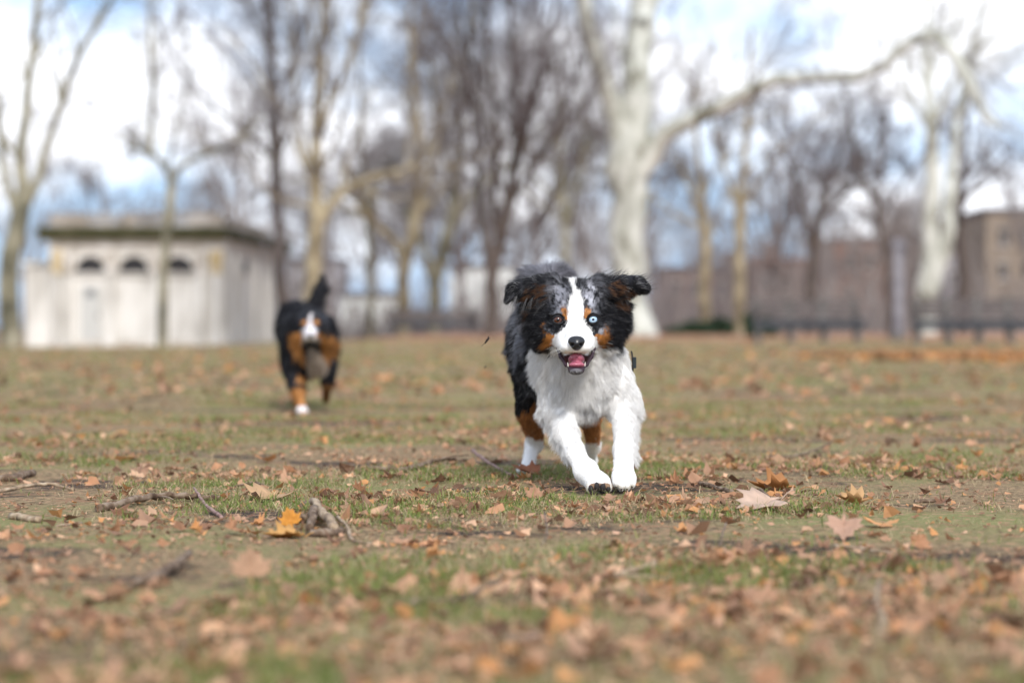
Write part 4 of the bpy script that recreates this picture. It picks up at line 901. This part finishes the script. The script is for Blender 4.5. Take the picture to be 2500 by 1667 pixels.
            for e_ in EY:
                q = np.hypot(V[:, 0] - e_[0], V[:, 2] - e_[2]); C = np.where(((q < .0175) & (V[:, 1] < 5.95))[:, None], BLACK, C)
            C = np.where((K['chin'] > .5)[:, None], np.where(noise(V, 300, 51)[:, None] > .5, .10, .4), C)
            C = np.where((K['mouth'] + K['lip'] > .5)[:, None], BLACK, C)
            C = np.where(((K['leg'] > .5) & (V[:, 2] < .03) & (V[:, 1] < 5.80))[:, None], CREAM, C)
        return C
    def length(V, Nn, D, Ln):
        px = 1250 + V[:, 0] * 5900 / 5.93; py = HZ + (CH - V[:, 2]) * 5900 / 5.93
        Wt = weights(V, solid, .006); K = {k: Wt[:, [i for i, p in enumerate(solid) if p.c == k]].sum(1) for k in set(p.c for p in solid)}
        hd = K['head'] > .5
        rad_ = np.stack([px - 1406, np.full(len(px), 45.), 830 - py], -1); rad_ = unit(rad_); D = np.where((hd & (V[:, 1] < 5.97))[:, None], rad_ * .7 + D * .5, D)
        # short fur on the muzzle, shorter round eyes, nose and mouth
        q = np.hypot(px - 1406, (py - 845) * 1.1); Ln = np.where(hd & (V[:, 1] < 5.93), np.minimum(Ln, .004 + .010 * ss(35, 85, q)), Ln)
        for e_ in EY:
            q = np.hypot(V[:, 0] - e_[0], V[:, 2] - e_[2]); Ln = np.where(V[:, 1] < 5.95, Ln * ss(.0115, .024, q), Ln)
        nq = np.hypot((px - 1407) / 22, (py - 838) / 21); Ln = np.where((nq < 1) & (V[:, 1] < 5.86), 0, Ln)
        Ln = np.where((K['mouth'] + K['lip'] > .5), 0, Ln)
        # muzzle underside next to the opening: keep clean
        Ln = np.where((V[:, 1] < 5.90) & (Nn[:, 2] < -.5) & hd, Ln * .4, Ln)
        # feathering at the back of the forelegs
        lg = K['leg'] > .5; bkf = lg & (Nn[:, 1] > -.25) & (V[:, 2] > .085) & (V[:, 2] < .28)
        left = V[:, 0] < .215
        ext = np.where(left, (Nn[:, 0] < -.35), (Nn[:, 0] > .35)) & bkf
        Ln = np.where(ext, np.minimum(Ln * (.9 + 2.8 * noise(V, 60, 61)), .028) * (1 - .5 * ss(.20, .26, V[:, 2])), Ln); D = np.where(ext[:, None], D + np.where(left[:, None], np.array([-.25, .35, -.3]), np.array([.3, .35, -.3])), D)
        pads = lg & (V[:, 1] < 5.79) & (V[:, 2] < .035) & (Nn[:, 1] < -.55) & (V[:, 0] < .25); Ln = np.where(pads, 0, Ln)
        # ruff: locks sweep sideways on the chest
        rf = (~hd) & (V[:, 1] < 6.1) & (V[:, 2] > .22) & (K['leg'] < .5); D = np.where(rf[:, None], D + np.stack([(px - 1410) / 160, 0 * px, 0 * px], -1), D)
        return D, Ln
    def density(c):
        w = np.ones(len(c)); w += 7 * ((c[:, 1] < 5.98) & (c[:, 2] > .27)); w += 1.2 * ((c[:, 1] < 6.12)); w *= np.where(c[:, 1] > 6.4, .6, 1); return w
    def rad(Pt): return np.where((Pt[:, 1] < 5.96) & (Pt[:, 2] > .27), .00024, np.where(Pt[:, 1] < 6.15, .00030, .00045))
    xs = np.arange(-.12, .40, .003); ys = np.concatenate([np.arange(5.74, 6.0, .0025), np.arange(6.0, 7.12, .006)]); zs = np.concatenate([np.arange(-.012, .27, .0035), np.arange(.27, .53, .0025), np.arange(.53, .68, .006)])
    e, off, body = make_dog('dog', 'near dog running at the camera, white chest, merle back, one blue eye', P, (xs, ys, zs), coat, length, density, rad, 330000, 5)
    o3 = -off
    # eyes
    for e_, iris, inner, lab in ((EY[0], (.055, .015, .006), (.12, .035, .012), 'brown eye'), (EY[1], (.30, .43, .56), (.47, .60, .70), 'pale blue eye')):
        n1, n2 = 40, 40; th = np.linspace(0, np.pi, n1); ph = np.arange(n2) * 2 * np.pi / n2
        R = .0120; c = e_ + (0, .0035, 0) + o3; aim = unit(np.array([0, -1, .02]))
        V = np.stack([np.outer(np.sin(th), np.cos(ph)), -np.outer(np.cos(th), np.ones(n2)), np.outer(np.sin(th), np.sin(ph))], -1).reshape(-1, 3)
        ang = np.repeat(th, n2); cc = np.tile(np.array([.10, .07, .06]), (len(V), 1))
        rr = np.sin(ang) * R; nzs = noise(V * R + 5, 900, 3)
        pr_ = .0044 if iris[0] < .2 else .0036
        cc[:] = np.where((rr < .0104)[:, None], (np.array(iris) * (.8 + .4 * nzs[:, None])), cc); cc[:] = np.where((rr < .0055)[:, None], np.array(inner), cc) ; cc[:] = np.where((rr < pr_)[:, None], np.array([.012, .016, .05] if iris[0] > .2 else [.006, .004, .004]), cc); cc[:] = np.where(((rr > .0094) & (rr < .0110))[:, None], np.array([.02, .02, .03]), cc)
        cc[np.cos(ang) < 0] = .1
        i = np.arange(n1 * n2).reshape(n1, n2); Q = np.stack([i[:-1], i[1:], np.roll(i, -1, 1)[1:], np.roll(i, -1, 1)[:-1]], -1).reshape(-1, 4)
        eo = mesh('eye', V * R * np.array([1, 1, 1]) + c, [Q], eyem, e, cc); eo['label'] = lab
        # dark lid ring
        t = np.linspace(0, 2 * np.pi, 33); lx_, lz_ = .0126 * np.cos(t), .0088 * np.sin(t) - .0003 - .0012 * np.cos(t) * (1 if iris[0] < .2 else -1)
        pts = np.stack([c[0] + lx_, c[1] - .0078 + .004 * np.abs(np.cos(t)) ** 2, c[2] + lz_], -1)
        v, q, _ = tubes(pts[None], np.full((1, 33), .0027), 8); mesh('eyelid', v, [q], skinm, e, np.tile(BLACK * .6, (len(v), 1)))
    # nose
    nc = H(1407.5, 837, 5.812) + o3
    NP = [Prim(nc + (0, .006, .004), (.0205, .017, .0135), k=.006), Prim(nc + (0, .004, -.007), (.0115, .013, .0115), k=.010), Prim(nc + (0, .0, -.002), (.012, .013, .010), k=.006),
          Prim(nc + (-.0105, -.009, -.0045), (.0045, .010, .0036), rot=(0, -25, 0), k=.003, sub=True), Prim(nc + (.0105, -.009, -.0045), (.0045, .010, .0036), rot=(0, 25, 0), k=.003, sub=True),
          Prim(nc + (0, -.0125, -.008), .0012, nc + (0, -.010, -.02), .0012, k=.002, sub=True)]
    small('nose', NP, .0009, nosem, e, lambda V: np.tile(np.array([.012, .012, .014]), (len(V), 1)) * (.7 + .6 * noise(V, 900, 2)[:, None]))
    # tongue and teeth
    tcn = H(1407.5, 884, 5.862) + o3
    TP = [Prim(tcn + (0, .012, .006), (.0200, .030, .0140), rot=(-18, 0, 0), k=.005), Prim(tcn + (0, -.010, -.007), (.0198, .017, .0078), rot=(-10, 0, 0), k=.006), Prim(tcn + (0, -.028, -.002), .0012, tcn + (0, -.004, .021), .0012, k=.004, sub=True)]
    small('tongue', TP, .001, wetm, e, lambda V: np.array([.38, .105, .15]) * (.75 + .5 * noise(V, 300, 2)[:, None]))
    for (px, py, s) in ((1387, 889, -1), (1428, 888, 1)):
        c = H(px, py, 5.846) + o3; b = Box(); b.tube([c + (0, .003, -.006), c + (s * .0004, .002, -.001), c + (s * .0010, .002, .0042)], [.0013, .0012, .0004], 8, 8); b.build('tooth', toothm, e, True)
    # whiskers
    b = Box(); r = np.random.default_rng(4)
    for s in (-1, 1):
        for k in range(9):
            p = H(1406 + s * (30 + 8 * r.random()), 846 + 12 * r.random(), 5.845) + o3; d = np.array([s * (.7 + .3 * r.random()), .2, -.5 + .7 * r.random()]) * (.025 + .02 * r.random())
            b.tube([p, p + d * .6, p + d + (0, 0, -.004)], [.0002, .00008], 5, 3)
    b.build('whiskers', material('whisker', (.7, .7, .68), .4), e, True)
    for (px, py, rx, rz_) in ((1443, 1193, 7.5, 10), (1457, 1187, 8, 11), (1472, 1188, 8, 11), (1485, 1193, 6.5, 8), (1464, 1203, 12, 5)):
        c = H(px, py, 5.764 if py < 1200 else 5.778) + o3
        small('paw_pad', [Prim(c + (0, .002, 0), (rx * .00092, .006, rz_ * .00092), k=.004)], .0012, padm, e, lambda V: np.tile(np.array([.025, .02, .02]), (len(V), 1)) * (.6 + .8 * noise(V, 700, 3)[:, None]))
    # claws
    for (px, py, y) in ((1442, 1201, 5.766), (1456, 1197, 5.762), (1471, 1196, 5.762), (1484, 1199, 5.768), (1504, 1187, 5.80), (1517, 1194, 5.797), (1531, 1194, 5.797), (1543, 1187, 5.80)):
        c = H(px, py, y) + o3; b = Box(); b.tube([c + (0, .006, .004), c + (0, -.003, .0), c + (0, -.007, -.005)], [.0022, .002, .0006], 7, 6); b.build('claw', dirtm, e, True)
    # long guard hairs at the ears and cheeks
    me_ = body.data; V = np.empty(len(me_.vertices) * 3, np.float32); me_.vertices.foreach_get('co', V); V = V.reshape(-1, 3) + off; Nn = vnormals(body)
    px = 1250 + V[:, 0] * 5900 / 5.93; py = HZ + (CH - V[:, 2]) * 5900 / 5.93; r = np.random.default_rng(77)
    m = np.where((V[:, 1] < 6.07) & (V[:, 1] > 5.91) & (((np.abs(px - 1405) > 62) & (py < 840)) | (py < 700)))[0]; m = r.choice(m[(px[m] < 1290) | (px[m] > 1520) | (py[m] < 745)], 1900)
    P_, N_ = V[m].astype(float), Nn[m].astype(float); sx = np.sign(P_[:, 0] - .155); D = np.stack([sx * .9, np.full(len(m), .25), np.where(py[m] < 715, .25, -.45)], -1)
    cg = (.012 + .30 * r.random((len(m), 1)) ** 4) * np.array([1, .97, 1.0]); cg = np.where((np.abs(px[m] - 1405) > 95)[:, None] & (r.random((len(m), 1)) > .7), cg + .18, cg)
    fur('long_guard_hair', P_ + o3, N_, unit(D + N_ * .55), np.full(len(m), .036), cg, .00022, furm, e, 78, 6, .5, 45., .7)
    # harness strap on the side of the chest
    b = Box(); pts = [H(1541, 857, 6.10), H(1543, 865, 6.10), H(1544, 880, 6.10), H(1544, 905, 6.11), H(1530, 960, 6.12)]
    C_ = catmull(np.array(pts) + o3, 24)
    T_ = unit(np.gradient(C_, axis=0)); sdv = unit(np.cross(T_, np.array([1., 0, 0]))); nn = unit(np.cross(sdv, T_)); hw_ = .010; th_ = .0015
    V = np.stack([C_ - sdv * hw_ - nn * th_, C_ + sdv * hw_ - nn * th_, C_ + sdv * hw_ + nn * th_, C_ - sdv * hw_ + nn * th_], 1).reshape(-1, 3); i = np.arange(23)[:, None] * 4
    b.add(V, np.vstack([i + np.array([j, (j + 1) % 4, 4 + (j + 1) % 4, 4 + j]) for j in range(4)]))
    hs = b.build('harness_strap', material('black_webbing', (.012, .015, .018), .6), e)
    b = Box(); p = H(1549, 885, 6.10) + o3; b.box(p[0] - .004, p[0] + .004, p[1] - .014, p[1] + .014, p[2] - .014, p[2] + .014); b.build('buckle', material('buckle_plastic', (.015, .022, .025), .5, .3), hs)
padm = attr_mat('paw_pad_skin', .7, .3); eyem = attr_mat('eye_wet', .06, .6); nosem = attr_mat('nose_leather', .32, .5)
toothm = material('tooth', (.78, .74, .66), .3, .5)
hero()

def second():
    P = []; a = P.append; K = 11.55; f = K / 5900.
    def q(px, py, dy=0.): return H(px, py, K + dy)
    def r(n): return n * f
    a(Prim(q(757, 850, .15), (r(50), .15, r(52)), k=.06, L=.06, d=(0, .3, -.9), c='chest'))
    a(Prim(q(757, 815, .08), r(48), q(760, 795, 0), r(40), k=.06, L=.05, d=(0, .4, -.9), c='ruff'))
    a(Prim(q(750, 845, .2), r(54), q(735, 800, .75), r(50), k=.08, L=.045, d=(0, .9, -.5), c='body'))
    a(Prim(q(722, 790, .8), (r(36), .16, r(56)), k=.06, L=.045, d=(-.3, .9, -.3), c='body', lift=.5))
    a(Prim(q(765, 745, .9), r(15), q(784, 712, .98), r(10), k=.04, L=.05, d=(.3, .2, .9), c='tail', lift=.2))
    a(Prim(q(784, 712, .98), r(12), q(790, 688, .98), r(4), k=.02, L=.055, d=(.1, 0, 1), c='tail', lift=.15))
    a(Prim(q(722, 900, .12), r(24), q(727, 948, .05), r(12), k=.04, L=.035, d=(0, .2, -1), c='lega'))
    a(Prim(q(727, 945, .05), r(12), q(737, 995, -.02), r(9), k=.03, L=.015, d=(0, .1, -1), c='lega'))
    a(Prim(q(739, 1003, -.05), (r(13), .036, r(8.5)), k=.02, L=.010, d=(0, -.3, -.9), c='lega'))
    a(Prim(q(800, 890, .12), r(20), q(800, 930, .15), r(12), k=.04, L=.03, d=(0, .2, -1), c='legb'))
    a(Prim(q(800, 930, .15), r(11), q(797, 965, .3), r(8), k=.03, L=.015, d=(0, .1, -1), c='legb'))
    a(Prim(q(797, 972, .34), (r(9), .03, r(10)), k=.02, L=.012, d=(0, -.3, -.9), c='legb'))
    a(Prim(q(705, 870, .75), (r(20), .09, r(42)), k=.04, L=.03, d=(0, .6, -.8), c='body'))
    a(Prim(q(718, 915, .75), r(15), q(722, 945, .95), r(8), k=.03, L=.02, d=(0, .5, -.8), c='body'))
    a(Prim(q(722, 945, .95), r(8), q(720, 975, .9), r(8), k=.03, L=.012, d=(0, .5, -.8), c='legb'))
    a(Prim(q(719, 985, .86), (r(9), .03, r(6)), k=.02, L=.01, d=(0, .0, -.8), c='legb'))
    a(Prim(q(800, 870, .75), (r(18), .09, r(38)), k=.04, L=.03, d=(0, .6, -.8), c='body'))
    a(Prim(q(798, 905, .75), r(13), q(796, 935, 1.0), r(7), k=.03, L=.02, d=(0, .5, -.8), c='body'))
    a(Prim(q(796, 935, 1.0), r(7), q(797, 948, 1.15), r(7), k=.03, L=.012, d=(0, .5, -.8), c='legb'))
    # head
    a(Prim(q(761, 790, -.02), (r(37), .085, r(29)), k=.03, L=.015, d=(0, .8, .5), c='head'))
    a(Prim(q(760, 806, -.08), r(20), q(759, 818, -.17), r(12), k=.02, L=.006, d=(0, 1, .1), c='head'))
    a(Prim(q(760, 834, -.09), (r(13), .045, r(6)), k=.012, L=.006, d=(0, 1, -.1), c='head'))
    for s in (-1, 1):
        a(Prim(q(759 + s * 9, 822, -.13), (r(9.5), .045, r(7)), k=.01, L=.005, d=(0, 1, 0), c='head'))
        a(Prim(q(761 + s * 30, 815, .0), (r(19), .05, r(24)), k=.03, L=.035, d=(s * .6, .5, -.7), c='head'))
        a(Prim(q(761 + s * 37, 782, .0), r(11), q(761 + s * 52, 806, .0), r(7), k=.02, L=.035, d=(s * .5, .3, -.9), c='ear'))
    solid = P
    def coat(V, Nn, isfur):
        px = 1250 + V[:, 0] / f; py = HZ + (CH - V[:, 2]) / f; px = px + (noise(V, 60, 3) - .5) * 5; py = py + (noise(V, 60, 4) - .5) * 5
        Wt = weights(V, solid, .01); Kk = {k: Wt[:, [i for i, p in enumerate(solid) if p.c == k]].sum(1) for k in set(p.c for p in solid)}
        y = V[:, 1] - K; B = np.array([.012, .012, .016]); C = np.tile(B, (len(V), 1)); T2 = np.array([.42, .19, .06]); fr = y < .14
        def put(m, c): C[m] = c
        put(fr & (np.hypot((px - 768) / 27, (py - 876) / 30) < 1), np.array([.44, .36, .29]))
        put(fr & (py > 898) & (py < 934) & (px > 722) & (px < 772), T2 * .8)
        put(fr & inpoly(px, py, [(712, 810), (745, 812), (748, 842), (742, 868), (722, 856)]), T2); put(fr & inpoly(px, py, [(776, 812), (808, 812), (808, 850), (795, 872), (780, 850)]), T2)
        put((y < .0) & (np.hypot((px - 748) / 7, (py - 788) / 6) < 1), T2); put((y < .0) & (np.hypot((px - 777) / 7, (py - 788) / 6) < 1), T2)
        put((y < .06) & inpoly(px, py, [(760, 768), (766, 768), (767, 792), (780, 806), (780, 831), (740, 831), (741, 806), (757, 792)]), np.array([.66, .62, .62]))
        put((y < .02) & (py > 831) & (py < 849) & (px > 741) & (px < 780), B)
        put((Kk['lega'] > .5) & (py > 945), T2 * 1.1); put((Kk['lega'] > .5) & (py > 990), np.array([.78, .74, .72]))
        put((Kk['legb'] > .5) & (py > 935), T2 * .55)
        return C
    e, off, body = make_dog('dog', 'blurred far dog trotting behind, black coat with tan cheeks, bushy tail raised', P,
        (np.arange(-1.20, -.72, .006), np.arange(K - .26, K + 1.35, .008), np.arange(-.012, .74, .006)), coat, lambda V, Nn, D, L_: (D, L_), lambda c: np.ones(len(c)), .0011, 60000, 8, 5, 45.)
    nc = q(759, 819, -.24) - off
    small('nose', [Prim(nc, (r(6), .016, r(5)), k=.01), Prim(nc + (0, .004, -.008), (r(4), .012, r(4)), k=.01)], .002, nosem, e, lambda V: np.tile(np.array([.012, .012, .014]), (len(V), 1)))
    for s in (-1, 1):
        c = q(761 + s * 14, 797, -.087) - off; small('eye', [Prim(c, .012 * np.ones(3), k=.01)], .002, eyem, e, lambda V: np.tile(np.array([.03, .012, .006]), (len(V), 1)))
second()
